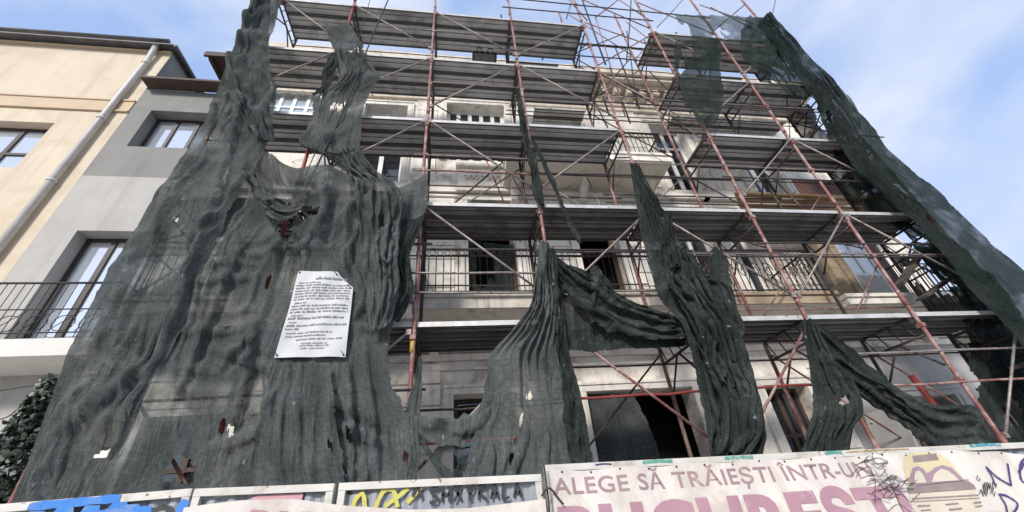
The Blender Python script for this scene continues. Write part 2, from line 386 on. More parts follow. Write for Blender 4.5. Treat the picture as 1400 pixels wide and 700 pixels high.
window(gb, *gops[2], WY+.26, cols=2)
bal = MB().box(-7.85, -5.2, 6.1, WY-.002, 4.03, 4.29).build('balcony', 'cream_slab', gb)
mb = MB()
for z in (5.24, 4.78, 4.40): mb.tube([(-7.8, 6.15, z), (-5.25, 6.15, z)], .018 if z > 5 else .010, 6)
for k in range(4): mb.tube([(-7.8+k*.85, 6.15, 4.29), (-7.8+k*.85, 6.15, 5.24)], .014, 6)
for k in range(7):
    x = -7.75+k*.36
    mb.tube([(x+.18+.15*math.cos(t*math.pi/6), 6.15, 4.55+.13*math.sin(t*math.pi/6)) for t in range(13)], .007, 5)
    mb.tube([(x+.02, 6.15, 4.42), (x+.34, 6.15, 4.76)], .006, 5)
for k in range(22): mb.tube([(-7.78+k*.118, 6.15, 4.29), (-7.78+k*.118, 6.15, 5.24)], .006, 5)
for sx in (-7.8, -5.25):
    mb.tube([(sx, 6.15, 5.24), (sx, WY, 5.24)], .016, 6)
mb.build('railing', 'iron', bal)

# --- the old townhouse behind the scaffold
hb = thing('old_house', 'neglected white stucco house with balconies and a dentilled cornice behind scaffolding', 'building', (2, WY, 0))
XL, XR, ZT = -5.09, 11.4, 12.9
gf = [(-4.6, -3.4, 0, 3.3), (-2.5, -1.3, 0, 3.35), (-.02, 1.05, 0, 3.43), (2.28, 4.28, 0, 3.38), (5.72, 6.62, 0, 3.34), (8.1, 9.75, .7, 3.0)]
f1 = [(-4.5, -3.3, 4.78, 7.7), (-2.4, -1.3, 4.78, 7.7), (.27, 1.30, 4.78, 7.82), (2.72, 3.66, 4.78, 7.75), (5.15, 6.1, 4.78, 7.75), (6.45, 7.1, 4.78, 7.75), (8.95, 9.95, 4.78, 7.6)]
f2 = [(-4.95, -3.6, 9.3, 11.9), (-2.4, -1.3, 8.4, 11.2), (-.25, 1.35, 9.2, 11.45), (2.5, 3.5, 8.4, 11.0), (5.6, 6.6, 8.4, 11), (8.0, 9.0, 8.4, 11)]
ops = gf+f1+f2
mb = MB(); wall_grid(mb, XL, 7.2, -.1, ZT, WY, [q for q in ops if q[1] < 7.2], .35)
wall_grid(mb, 7.2, XR, 4.4, ZT, WY, [q for q in ops if q[0] > 7.2 and q[2] > 4.4], .35)
wall_grid(mb, 7.2, XR, -.1, 4.4, WY, [q for q in ops if q[0] > 7.2 and q[2] < 4], .35, 1, 1)
mb.build('wall', ['plaster', 'plaster_grey'], hb)
MB().poly([(XR, WY, -.1), (XR, 17, -.1), (XR, 17, ZT), (XR, WY, ZT)]).poly([(XL, WY, -.1), (XL, 17, -.1), (XL, 17, ZT), (XL, WY, ZT)]).poly([(XL, 17, -.1), (XR, 17, -.1), (XR, 17, ZT), (XL, 17, ZT)]).build('side_wall', 'plaster_grey', hb)
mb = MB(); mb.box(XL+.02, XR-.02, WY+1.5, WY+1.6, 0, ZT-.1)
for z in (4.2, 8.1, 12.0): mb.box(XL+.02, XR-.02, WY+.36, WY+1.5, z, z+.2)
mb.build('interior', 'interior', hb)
# roof with a brown timber eave past the left end
mb = MB(); mb.box(XL-.05, XR+.1, WY-.1, 17, ZT, ZT+.12); mb.build('roof', 'roof', hb)
mb = MB(); mb.box(-6.8, -4.6, WY-.1, WY+1.2, 12.86, 12.94)
for k in range(6): mb.box(-6.75+k*.42, -6.67+k*.42, WY-.08, WY+1.1, 12.74, 12.858)
mb.box(-6.85, -4.6, WY-.17, WY-.11, 12.80, 12.99); mb.build('eave', 'dark_wood', hb)
# cornice: slab, bed moulding, round dentils, frieze
mb = MB()
mb.box(XL, XR+.35, WY-.62, WY-.004, 12.62, 12.90); mb.box(XL, XR+.28, WY-.52, WY-.004, 12.50, 12.617); mb.box(XL, XR+.2, WY-.34, WY-.004, 12.40, 12.497)
mb.box(XL, XR+.1, WY-.12, WY-.004, 11.72, 11.80); mb.box(XL, XR+.1, WY-.08, WY-.004, 11.55, 11.66)
x = XL+.2
while x < XR:
    mb.box(x, x+.19, WY-.30, WY-.006, 12.14, 12.397); mb.box(x+.03, x+.16, WY-.22, WY-.006, 12.02, 12.137)
    mb.tube([(x+.28, WY-.03, 11.94), (x+.28, WY-.10, 11.94)], .085, 10)
    x += .42
mb.build('cornice', 'cornice', hb)
# string courses and rusticated joints of the ground floor
mb = MB()
mb.box(XL, XR, WY-.10, WY-.004, 4.18, 4.30); mb.box(XL, XR, WY-.06, WY-.004, 4.03, 4.14); mb.box(XL, XR, WY-.05, WY-.004, 3.86, 3.90)
mb.box(XL, XR, WY-.12, WY-.004, 8.02, 8.16); mb.box(XL, XR, WY-.07, WY-.004, 7.92, 8.0)
mb.build('string_course', 'moulding', hb)
mb = MB()
def clear(x0, x1, z0, z1, m_=.2): return not any(q[0]-m_ < x1 and q[1]+m_ > x0 and q[2]-m_ < z1 and q[3]+m_ > z0 for q in ops)
# raised stucco blocks between openings
def blocks(zs, z0, z1, step, xs):
    z = z0
    while z < z1:
        for a, b in xs:
            if clear(a, b, z, z+step-.03): mb.box(a, b, WY-.035, WY-.003, z+.0, z+step-.035)
        z += step
pier = []
edges = [XL]+[v for q in sorted(gf) for v in (q[0]-.21, q[1]+.21)]+[7.18]
for a, b in ((XL+.05, -4.82), (-3.18, -2.72), (-1.08, -.25), (1.28, 1.66), (1.68, 2.06), (4.5, 5.0), (5.03, 5.5), (6.84, 7.16)): pier.append((a, b))
blocks(None, .05, 3.85, .36, pier)
blocks(None, 4.85, 7.9, .34, [(XL+.05, -4.72), (-3.08, -2.62), (-1.08, -.62), (-.6, -.02), (1.55, 2.0), (2.02, 2.5), (3.9, 4.3), (4.33, 4.9), (7.35, 7.85), (7.9, 8.7)])
blocks(None, 8.45, 11.5, .38, [(-3.3, -2.65), (-1.05, -.5), (1.62, 2.25), (3.75, 4.3), (4.33, 5.3), (6.9, 7.7)])
mb.build('rustication', 'moulding', hb)
# surrounds round the openings
def surround(q, parent, head=True, mat='moulding'):
    a, b, c_, d = q; mb = MB(); t = .17
    mb.box(a-t, a-.003, WY-.07, WY-.004, c_, d); mb.box(b+.003, b+t, WY-.07, WY-.004, c_, d); mb.box(a-t, b+t, WY-.075, WY-.004, d+.003, d+t)
    mb.box(a-t+.04, a-t+.075, WY-.085, WY-.072, c_, d); mb.box(b+t-.075, b+t-.04, WY-.085, WY-.072, c_, d); mb.box(a-t, b+t, WY-.1, WY-.078, d+t-.06, d+t-.02)
    if head: mb.box(a-t-.08, b+t+.08, WY-.2, WY-.005, d+t+.01, d+t+.08)
    return mb.build('surround', mat, parent)
for q in gf[:5]: surround(q, hb, False)
for q in f1: surround(q, hb)
for q in f2: surround(q, hb, False)
surround(gf[5], hb, False, 'plaster_grey')
# carved relief panel over the first-floor window
mb = MB(); mb.box(.05, 1.5, WY-.05, WY-.004, 8.2, 8.86); mb.box(.0, 1.55, WY-.14, WY-.004, 8.88, 8.97)
mb.box(.14, 1.41, WY-.07, WY-.052, 8.28, 8.31); mb.box(.14, 1.41, WY-.07, WY-.052, 8.73, 8.76)
for k in range(9):
    x = .24+k*.135
    mb.tube([(x+.055*math.cos(t*.7)*(1-t/14), WY-.075, 8.52+.12*math.sin(t*.7)*(1-t/14)) for t in range(11)], .022, 5)
mb.build('carved_panel', 'moulding', hb)

# window leaves, doors and tarps in the openings
for q in (gf[0], gf[1]): window(hb, *q, WY+.25, 'dark_wood', 'glass_dark', 2, (q[3]-.7,))
q = gf[2]; window(hb, *q, WY+.25, 'dark_wood', 'glass_dark', 2, (2.4, 1.2))
q = gf[4]; window(hb, q[0], q[1], 0, q[3], WY+.25, 'dark_wood', 'glass_dark', 2, (2.5,))
for q in f1[:2]: window(hb, *q, WY+.25, 'dark_wood', 'dull_glass', 2, (q[3]-.75,))
for q in f1[4:6]: window(hb, *q, WY+.25, 'white_frame', 'glass_dark', 2, (q[3]-.75,))
q = f1[3]; mb = MB()
mb.box(q[0], q[0]+.1, WY+.2, WY+.28, q[2], q[3]); mb.box(q[1]-.1, q[1], WY+.2, WY+.28, q[2], q[3]); mb.box(q[0]+.1, q[1]-.1, WY+.2, WY+.28, q[3]-.1, q[3]); mb.box(q[0]+.1, q[1]-.1, WY+.2, WY+.28, 6.9, 7.0)
mb.build('door_frame', 'dark_wood', hb)
q = f1[2]; mb = MB()
mb.box(q[0], q[0]+.09, WY+.2, WY+.28, q[2], q[3]); mb.box(q[1]-.09, q[1], WY+.2, WY+.28, q[2], q[3]); mb.box(q[0]+.09, q[1]-.09, WY+.2, WY+.28, q[3]-.09, q[3])
mb.build('door_frame', 'dark_wood', hb)
for q in f2[1:]:
    window(hb, *q, WY+.22, 'white_frame', 'glass_dark', 5 if q[0] == -.25 else 2, (q[3]-.75,), fw=.09)
q = f2[0]; window(hb, *q, WY+.1, 'white_frame', 'curtain_glass', 4, (9.9, 10.5, 11.1), fw=.07)
# right bay: part-boarded opening with grey boards
q = gf[5]; mb = MB(); mb.box(q[0], 9.0, WY+.2, WY+.23, q[2], q[3]-.25); mb.build('board', 'plaster_grey', hb)

def railing(parent, x0, x1, y, z0, z1, yw=None, rings=True, step=.125, lean=0):
    mb = MB(); zt = z1
    mb.box(x0, x1, y-.02, y+.02, zt-.03, zt); mb.box(x0, x1, y-.012, y+.012, zt-.17, zt-.15); mb.box(x0, x1, y-.012, y+.012, z0+.06, z0+.08)
    n = int((x1-x0)/step)
    for k in range(n+1):
        x = x0+(x1-x0)*k/n
        mb.tube([(x, y, z0), (x, y, zt-.15)], .009, 5)
        if rings and k < n:
            cx = x+step/2
            mb.tube([(cx+.05*math.cos(t*math.pi/5), y, zt-.09+.05*math.sin(t*math.pi/5)) for t in range(11)], .007, 4, caps=False)
    if yw:
        for x in (x0, x1):
            mb.box(x-.018, x+.018, y+.022, yw, zt-.03, zt-.002); mb.box(x-.01, x+.01, y+.022, yw, z0+.06, z0+.08)
            yy = y+step
            while yy < yw-.05:
                mb.tube([(x, yy, z0), (x, yy, zt-.03)], .009, 5); yy += step
    return mb.build('railing', 'iron', parent)
def balcony(x0, x1, y0, zb, zt, mats, rx=None, zr=None, brackets=True, **kw):
    mb = MB(); mb.box(x0, x1, y0, WY-.005, zb, zt, 0); mb.box(x0-.03, x1+.03, y0-.04, WY-.008, zt-.055, zt+.012, 0)
    mb.box(x0+.02, x1-.02, y0+.02, WY-.006, zb-.012, zb-.002, 1)
    o = mb.build('balcony', mats, hb)
    if rx: railing(o, rx[0], rx[1], y0+.04, zt+.012, zr, WY-.02, **kw)
    if brackets:
        n = max(2, int((x1-x0)/1.5)+1)
        for k in range(n):
            x = x0+.25+(x1-x0-.5)*k/(n-1)
            mb = MB(); mb.extrude_x([(WY-.01, zb-.45), (WY-.2, zb-.40), (WY-.42, zb-.16), (WY-.62, zb-.1), (WY-.62, zb-.014), (WY-.01, zb-.014)], x-.07, x+.07, closed=True)
            mb.build('bracket', 'moulding', o)
    return o
balcony(-.62, 4.62, 5.76, 4.50, 4.745, ['stained', 'soffit'], (-.58, 4.58), 5.70)
balcony(4.98, 7.12, 5.76, 4.50, 4.72, ['tan_wood', 'soffit'], (5.0, 7.08), 5.72, step=.11)
b3 = balcony(7.3, 10.25, 5.76, 4.47, 4.66, ['moulding', 'soffit'], (9.36, 10.2), 5.55, rings=False, step=.10)
balcony(1.1, 4.93, 5.74, 8.15, 8.37, ['moulding', 'soffit'], (1.15, 4.9), 9.16, step=.11)
balcony(-5.0, -1.0, 5.76, 4.50, 4.745, ['stained', 'soffit'], (-4.9, -1.05), 5.70)
# scrollwork on the second balcony
mb = MB()
for k in range(7):
    x = 5.15+k*.27
    mb.tube([(x+.11*math.cos(t*.75)*(1-t/16), 5.77, 5.22+.2*math.sin(t*.75)*(1-t/16)) for t in range(14)], .010, 4)
for k in range(6):
    mb.tube([(5.1+k*.33, 5.775, 4.85), (5.3+k*.33, 5.775, 5.5)], .008, 4)
mb.build('scrollwork', 'iron', hb)
# glazed white screen door standing at the third balcony and the tan timber jamb beside it
scr = MB()
def leaf(mb, x0, x1, y, z0, z1):
    f = .085
    mb.box(x0, x0+f, y, y+.05, z0, z1).box(x1-f, x1, y, y+.05, z0, z1).box(x0+f, x1-f, y+.002, y+.05, z1-f, z1).box(x0+f, x1-f, y+.002, y+.05, z0, z0+f)
    for zz in (z0+.72, z0+.78+.55): mb.box(x0+f, x1-f, y+.002, y+.048, zz, zz+.06)
    mb.box((x0+x1)/2-.03, (x0+x1)/2+.03, y+.004, y+.046, z0+.78, z1-f)
leaf(scr, 8.46, 9.28, 6.3, 4.69, 6.95)
dr = scr.build('door', 'white_frame', hb); dr['label'] = 'white glazed balcony door with pale blue panes'
mb = MB(); mb.box(8.5, 9.24, 6.325, 6.335, 4.74, 6.9); mb.build('pane', 'curtain_glass', dr)
mb = MB(); mb.box(8.56, 9.18, 6.285, 6.322, 4.80, 5.36); mb.build('panel', 'grey_light', dr)
mb = MB(); mb.box(7.93, 8.10, 6.2, 6.34, 4.68, 6.9).box(8.24, 8.41, 6.22, 6.36, 4.68, 6.9).box(8.102, 8.238, 6.27, 6.33, 4.68, 6.9); mb.build('door_jamb', 'tan_wood', hb)
mb = MB(); mb.box(7.9, 8.44, 6.15, 6.195, 6.35, 6.5); mb.build('lintel', 'tan_wood', hb)
mb = MB(); mb.box(9.34, 9.62, 6.3, 6.4, 4.68, 6.9); mb.build('door_jamb', 'dark_wood', hb)
# brown boarded fronts under the upper right platforms
mb = MB(); mb.box(6.4, 10.2, 6.02, 6.06, 7.22, 7.34).box(6.4, 10.2, 6.06, 6.10, 7.02, 7.2).box(6.35, 10.25, 5.96, 6.02, 7.36, 7.46).box(6.4, 10.2, 6.1, 6.14, 6.86, 7.0)
mb.build('timber_fascia', 'fascia_wood', hb)
mb = MB()
for k in range(18): mb.box(8.4+k*.1, 8.48+k*.1, 6.2, 6.23, 7.5, 8.2)
mb.build('shutter', 'roof', hb)

# neighbours seen only past the right end: nothing but sky there

# ------------------------------------------------------------------ scaffold
YO, YI = 4.61, 5.50
PX = [-3.86, -2.33, -.504, 1.30, 3.12, 4.95, 6.77, 8.57]
LV = {2: 3.74, 3: 5.74, 4: 7.74, 5: 9.75, 6: 11.74}
sf = thing('scaffold', 'red and grey tube scaffold with corrugated steel decks across the old house', 'scaffold', (2, 5.05, 0))
rnd = random.Random(3)
# standards
ztop_o = [12.9, 13.0, 13.9, 13.7, 14.2, 14.6, 14.1, 14.5]
for i, x in enumerate(PX):
    mb = MB(); r = .027
    zt = ztop_o[i]; z = 0; jx = rnd.uniform(-.01, .01)
    pts = []
    while z < zt:
        pts.append((x+rnd.uniform(-.012, .012), YO-.03+rnd.uniform(-.008, .008), z)); z += 2.0
    pts.append((x, YO-.03, zt))
    mb.tube(pts, r, 10)
    for z in (1.76, 3.76, 5.76, 7.76, 9.77, 11.76):
        if z > zt-.3: continue
        mb.tube([(x, YO-.03, z+.08), (x, YO-.03, z+.26)], r*1.25, 10)
        mb.box(x-.034, x+.034, YO-.066, YO+.02, z-.27, z-.21)
        mb.box(x-.03, x+.045, YO-.064, YO+.02, z+.95, z+1.0)
    mb.build('pole', 'red_fresh' if i in (1,) else 'red_pole', sf)
mb = MB(); mb.tube([(PX[2], YO-.03, 3.33), (PX[2], YO-.03, 3.47)], .030, 10); mb.build('marker_band', 'yellow_band', sf)
for i, x in enumerate(PX):
    zt = [12.4, 12.6, 13.6, 13.9, 14.4, 14.6, 13.8, 13.6][i]
    mb = MB(); mb.tube([(x, YI+.02, 0), (x+rnd.uniform(-.02, .02), YI+.02, zt/2), (x, YI+.02, zt)], .028, 8)
    for z in (1.9, 3.9, 5.9, 7.9, 9.9, 11.9):
        if z < zt-.2: mb.tube([(x, YI+.02, z), (x, YI+.02, z+.2)], .036, 8)
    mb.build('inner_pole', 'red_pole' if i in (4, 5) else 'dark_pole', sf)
# frames across the width at each level: two ledgers with webs, dark underneath
def frame(x, z):
    mb = MB()
    mb.tube([(x, YO, z-.07), (x, YI, z-.07)], .024, 7); mb.tube([(x, YO, z-.36), (x, YI, z-.36)], .020, 7)
    for k in range(4):
        y = YO+.12+k*.22; mb.tube([(x, y, z-.36), (x, y+.1, z-.07)], .010, 5)
    mb.tube([(x, YO+.02, z-.8), (x, YO+.42, z-.36)], .016, 6); mb.tube([(x, YI-.02, z-.8), (x, YI-.42, z-.36)], .016, 6)
    mb.box(x-.05, x+.05, YO+.03, YO+.08, z-.16, z-.02)
    return mb
f0 = None
gap4 = {4: (4,), 5: (4,), 6: (4,)}
for l, z in LV.items():
    for x in PX:
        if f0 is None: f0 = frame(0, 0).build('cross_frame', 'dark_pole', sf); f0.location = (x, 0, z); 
        else:
            c = f0.copy(); col.objects.link(c); c.location = (x, 0, z)
f0.name = 'cross_frame'
# corrugated steel decks
def deck_mesh(mb, xa, xb, z, y0=YO+.005, planks=3, wpl=.295, lipmat=1):
    prof = []; mis = []
    for p in range(planks):
        y = y0+p*wpl
        seq = [(0, -.075), (0, 0), (.001, 0)]
        a = [(y+.002, z-.066), (y, z-.066), (y, z), (y+wpl-.012, z), (y+wpl-.012, z-.066), (y+wpl-.036, z-.07), (y+wpl-.040, z-.036),
             (y+wpl*.56, z-.034), (y+wpl*.55, z-.052), (y+wpl*.47, z-.052), (y+wpl*.46, z-.034), (y+.036, z-.036), (y+.032, z-.07)]
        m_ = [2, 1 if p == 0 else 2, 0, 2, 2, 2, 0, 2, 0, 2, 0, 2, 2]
        A = [mb.bm.verts.new((xa, q[0], q[1])) for q in a]; B = [mb.bm.verts.new((xb, q[0], q[1])) for q in a]
        for k in range(len(a)):
            k2 = (k+1) % len(a); f = mb.bm.faces.new((A[k], A[k2], B[k2], B[k])); f.material_index = m_[k]
        mb.bm.faces.new(A[::-1]).material_index = 2; mb.bm.faces.new(B).material_index = 2
DECKM = ['deck', 'deck_lip', 'deck_rib']
bays = {2: range(7), 3: range(7), 4: (0, 1, 2, 3, 5, 6), 5: (0, 1, 2, 3, 5, 6), 6: (0, 1, 2, 3, 5, 6)}
for l, bs in bays.items():
    for b in bs:
        mb = MB(); sag = rnd.uniform(-.012, .012)
        deck_mesh(mb, PX[b]+.012, PX[b+1]-.012, LV[l]+sag)
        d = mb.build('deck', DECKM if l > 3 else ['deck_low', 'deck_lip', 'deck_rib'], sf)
        bm = bmesh.new(); bm.from_mesh(d.data)
        t1, t2 = rnd.uniform(-.006, .006), rnd.uniform(-.012, .012)
        for v in bm.verts: v.co.z += (v.co.x-PX[b]-.9)*t1+(v.co.y-5)*t2
        bm.to_mesh(d.data); bm.free()
# a second, narrower run of decks against the house one storey below the top
for b in (3, 5, 6):
    mb = MB(); xa, xb = PX[b]+.012, PX[b+1]-.012
    if b == 3: xa += .55
    if b == 1: xb -= .5
    if b == 5: xa += .45
    deck_mesh(mb, xa, xb, 9.74, 5.62, 2, .26); mb.build('inner_deck', DECKM, sf)
for b in (3, 6):
    mb = MB(); deck_mesh(mb, PX[b]+.012, PX[b+1]-.4, 11.70, 5.62, 1, .28); mb.build('inner_deck', DECKM, sf)
# brackets of the inner run
# diagonal braces on the street side (galvanised), one per bay and lift
BR = {  # (bay, upper level): +1 rises to the right
 (0, 6): -1, (0, 5): 1, (1, 6): -1, (1, 5): 1, (1, 4): 1, (1, 3): -1, (2, 6): -1, (2, 5): 1, (2, 4): -1, (2, 3): -1, (2, 2): 1, (3, 6): 1, (3, 5): -1, (3, 4): 1, (3, 3): 1, (3, 2): -1,
 (4, 3): -1, (4, 2): 1, (5, 6): -1, (5, 5): 1, (5, 4): 1, (5, 3): 1, (6, 6): 1, (6, 4): -1, (6, 3): -1, (6, 2): 1, (0, 3): 1, (0, 2): -1, (1, 2): 1}
for (b, l), s in BR.items():
    zt = LV[l]-.16; zb = LV[l]-1.72
    xa, xb = PX[b]+.05, PX[b+1]-.05
    p = (xa, YO-.06, zb if s > 0 else zt); q = (xb, YO-.06, zt if s > 0 else zb)
    mb = MB(); mb.tube([p, q], .017, 7)
    for e in (p, q): mb.box(e[0]-.03, e[0]+.03, e[1]-.015, e[1]+.03, e[2]-.035, e[2]+.035)
    mb.build('brace', 'galv' if l > 2 else rnd.choice(['galv', 'red_pole']), sf)
# inner side braces, thin and dark red
for (b, l, s) in ((2, 5, -1), (2, 4, 1), (3, 4, -1), (4, 4, 1), (4, 5, -1), (4, 6, 1), (5, 4, -1), (5, 5, -1), (6, 4, 1), (3, 3, -1), (5, 3, 1), (6, 3, 1), (4, 3, 1), (5, 2, -1), (6, 2, -1), (3, 2, 1)):
    zt = LV[l]-.2; zb = LV[l]-1.8; xa, xb = PX[b], PX[b+1]
    p = (xa, YI+.06, zb if s > 0 else zt); q = (xb, YI+.06, zt if s > 0 else zb)
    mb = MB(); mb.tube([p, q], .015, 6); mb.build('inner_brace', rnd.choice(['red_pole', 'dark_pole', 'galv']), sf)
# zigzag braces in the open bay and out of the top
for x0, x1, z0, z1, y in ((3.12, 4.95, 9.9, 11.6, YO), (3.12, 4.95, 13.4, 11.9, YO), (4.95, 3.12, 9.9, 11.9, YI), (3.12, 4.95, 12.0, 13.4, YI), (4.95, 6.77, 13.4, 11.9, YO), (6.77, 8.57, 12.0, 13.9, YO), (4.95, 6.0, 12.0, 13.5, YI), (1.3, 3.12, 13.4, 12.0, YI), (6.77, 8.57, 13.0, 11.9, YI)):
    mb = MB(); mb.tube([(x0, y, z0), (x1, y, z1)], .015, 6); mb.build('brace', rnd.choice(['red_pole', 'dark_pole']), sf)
# rails
def rail(b0, b1, y, z, m_='dark_pole', r=.016):
    mb = MB(); n = 6; xs = [PX[b0]+(PX[b1]-PX[b0])*k/n for k in range(n+1)]
    mb.tube([(x+((-.18 if b0 else -.02) if k == 0 else (.18 if b1 < 7 else .04) if k == n else 0), y, z+rnd.uniform(-.012, .012)) for k, x in enumerate(xs)], r, 6); mb.build('rail', m_, sf)
for b0, b1, y, z, m_ in ((0, 4, YI+.06, 12.75, 'dark_pole'), (0, 4, YI+.06, 12.25, 'dark_pole'), (3, 7, YI+.06, 12.72, 'dark_pole'), (3, 6, YO-.05, 12.7, 'dark_pole'), (3, 5, YO-.05, 12.2, 'dark_pole'), (3, 5, YI+.06, 11.2, 'dark_pole'),
        (3, 5, YO-.05, 10.75, 'dark_pole'), (3, 5, YO-.05, 10.2, 'dark_pole'), (4, 6, YI+.06, 10.3, 'dark_pole'), (3, 5, YI+.06, 9.3, 'dark_pole'), (3, 5, YO-.05, 8.5, 'dark_pole'), (2, 3, YO-.05, 6.36, 'red_pole'), (2, 3, YI+.06, 6.5, 'dark_pole'),
        (2, 3, YI+.06, 7.0, 'red_pole'), (3, 5, YO-.05, 6.4, 'dark_pole'), (4, 6, YI+.06, 6.9, 'dark_pole'), (5, 7, YO-.05, 6.45, 'dark_pole'), (0, 2, YI+.06, 10.4, 'galv'), (0, 2, YI+.06, 8.5, 'dark_pole'), (2, 3, YO-.05, 4.42, 'galv'), (2, 4, YO-.05, 4.12, 'galv'),
        (4, 7, YO-.05, 4.72, 'dark_pole'), (3, 5, YO-.05, 4.78, 'dark_pole'), (5, 7, YO-.05, 4.98, 'dark_pole'), (2, 4, YI+.06, 6.2, 'dark_pole'), (3, 4, YO-.05, 2.72, 'red_fresh'), (4, 5, YO-.05, 2.74, 'red_fresh'), (5, 7, YO-.05, 2.68, 'red_pole'), (5, 7, YO-.05, 3.12, 'galv'),
        (2, 3, YI+.06, 2.9, 'dark_pole'), (2, 3, YI+.06, 2.5, 'red_fresh'), (0, 2, YO-.05, 4.9, 'dark_pole'), (0, 2, YO-.05, 2.9, 'dark_pole'), (0, 4, YI+.06, 11.0, 'dark_pole'), (5, 7, YI+.06, 10.6, 'dark_pole'), (5, 7, YO-.05, 8.6, 'dark_pole'), (2, 4, YI+.06, 8.75, 'dark_pole')):
    rail(b0, b1, y, z, m_)
for l in (2, 3, 4, 5, 6):
    z = LV[l]
    for b0, b1, y, dz, m_ in ((2, 4, YI+.06, .55, 'dark_pole'), (2, 4, YI+.06, 1.02, 'dark_pole'), (4, 7, YI+.06, .98, 'dark_pole'), (5, 7, YI+.06, .5, 'red_pole'), (4, 7, YO-.05, 1.03, 'galv'), (2, 3, YO-.05, 1.0, 'galv'), (0, 3, YI-.03, -.40, 'dark_pole'), (3, 7, YI-.03, -.40, 'dark_pole')):
        if rnd.random() < .62: rail(b0, b1, y, z+dz+rnd.uniform(-.06, .06), m_, .0125)
# short stubs standing above the top decks
for x, y, z0, z1 in ((.95, YI+.2, 11.8, 12.9), (2.3, YI+.1, 11.8, 12.9), (2.75, YI, 11.8, 13.0), (3.6, YI, 9.4, 11.4), (4.1, YI+.05, 9.2, 11.6), (4.5, YI+.05, 9.8, 12.6), (5.5, YI, 11.8, 13.1), (7.3, YI, 11.8, 13.3), (3.35, YO, 10.0, 13.2)):
    mb = MB(); mb.tube([(x, y, z0), (x+.03, y, z1)], .02, 6); mb.build('stub', 'dark_pole', sf)
for p_, q_, m_ in (((4.0, YI, 9.4), (4.25, YI, 14.2), 'red_pole'), ((3.55, YO, 12.2), (4.9, YO, 14.0), 'red_pole'), ((4.9, YI, 12.2), (3.4, YI, 14.3), 'red_pole'), ((5.1, YO, 12.3), (4.2, YO, 13.9), 'galv'), ((3.3, YI, 10.0), (4.8, YI, 12.0), 'dark_pole'), ((4.95, YO, 10.9), (3.2, YO, 11.9), 'red_pole'), ((6.2, YI, 12.2), (5.2, YI, 14.2), 'red_pole'), ((7.0, YO, 13.6), (8.5, YO, 12.6), 'red_pole'), ((8.5, YO+.1, 8.1), (9.45, YO+.1, 8.05), 'dark_pole'), ((8.57, YO, 9.9), (9.2, YO+.3, 8.2), 'dark_pole'), ((8.57, YI, 8.2), (8.9, YO, 9.6), 'grey_wood'), ((2.75, YO, 12.0), (3.3, YO, 13.9), 'red_pole'), ((3.3, YO, 12.0), (2.75, YO, 13.9), 'red_pole'), ((4.4, YI, 9.8), (5.1, YI, 13.6), 'dark_pole'), ((3.9, YO, 10.2), (4.9, YO, 13.6), 'dark_pole'), ((3.5, YI, 8.6), (3.15, YI, 11.4), 'dark_pole'),
    ((4.9, YO, 7.9), (3.2, YO, 9.6), 'galv'), ((3.2, YI, 11.4), (4.9, YI, 10.4), 'dark_pole'), ((1.7, YI+.3, 6.0), (1.15, YI+.3, 7.6), 'red_pole'), ((1.2, YI+.35, 5.9), (.65, YI+.3, 8.0), 'red_pole'), ((-.3, YI, 6.2), (.9, YI, 7.6), 'dark_pole'), ((3.0, YI+.2, 5.85), (2.75, YI+.2, 7.5), 'galv'),
    ((5.2, YO, 12.0), (6.6, YO, 13.9), 'galv'), ((8.5, YO, 12.0), (7.3, YO, 13.5), 'dark_pole'), ((7.9, YI, 11.8), (8.6, YI, 13.6), 'dark_pole'), ((5.9, YI+.1, 9.8), (5.3, YI+.1, 11.6), 'dark_pole'), ((6.3, YI, 7.8), (5.2, YI, 9.5), 'galv'), ((7.1, YO+.2, 7.9), (7.9, YO+.2, 9.6), 'dark_pole'), ((6.0, YI+.2, 5.9), (6.9, YI+.2, 7.5), 'dark_pole'), ((7.6, YI+.1, 5.9), (7.1, YI+.1, 7.6), 'red_pole'), ((-1.9, YI+.2, 9.9), (-2.2, YI+.2, 11.5), 'galv'), ((-3.0, YI+.2, 9.9), (-2.5, YI+.2, 11.5), 'dark_pole')):
    mb = MB(); mb.tube([p_, ((p_[0]+q_[0])/2+.012, p_[1], (p_[2]+q_[2])/2-.01), q_], .0155, 6); mb.build('loose_tube', m_, sf)
# closing frames at the right end
for z0 in (3.8, 5.8, 7.8, 9.8, 11.8):
    mb = MB(); mb.tube([(8.58, YO, z0), (8.58, YI, z0+1.7)], .017, 6); mb.tube([(8.58, YO, z0+1.0), (8.58, YI, z0+1.0)], .017, 6); mb.build('end_brace', 'dark_pole', sf)
# stout red props that rise from behind the hoarding on the right
for (xa, za, xb, zb, yy) in ((6.62, 1.2, 5.86, 2.75, 4.85), (7.5, 1.4, 7.0, 3.0, 5.3)):
    mb = MB(); mb.tube([(xa, yy, .1), (xa+(xb-xa)*.1, yy, .3), (xb, yy, zb)], .045, 9); mb.build('prop', 'red_fresh', sf)

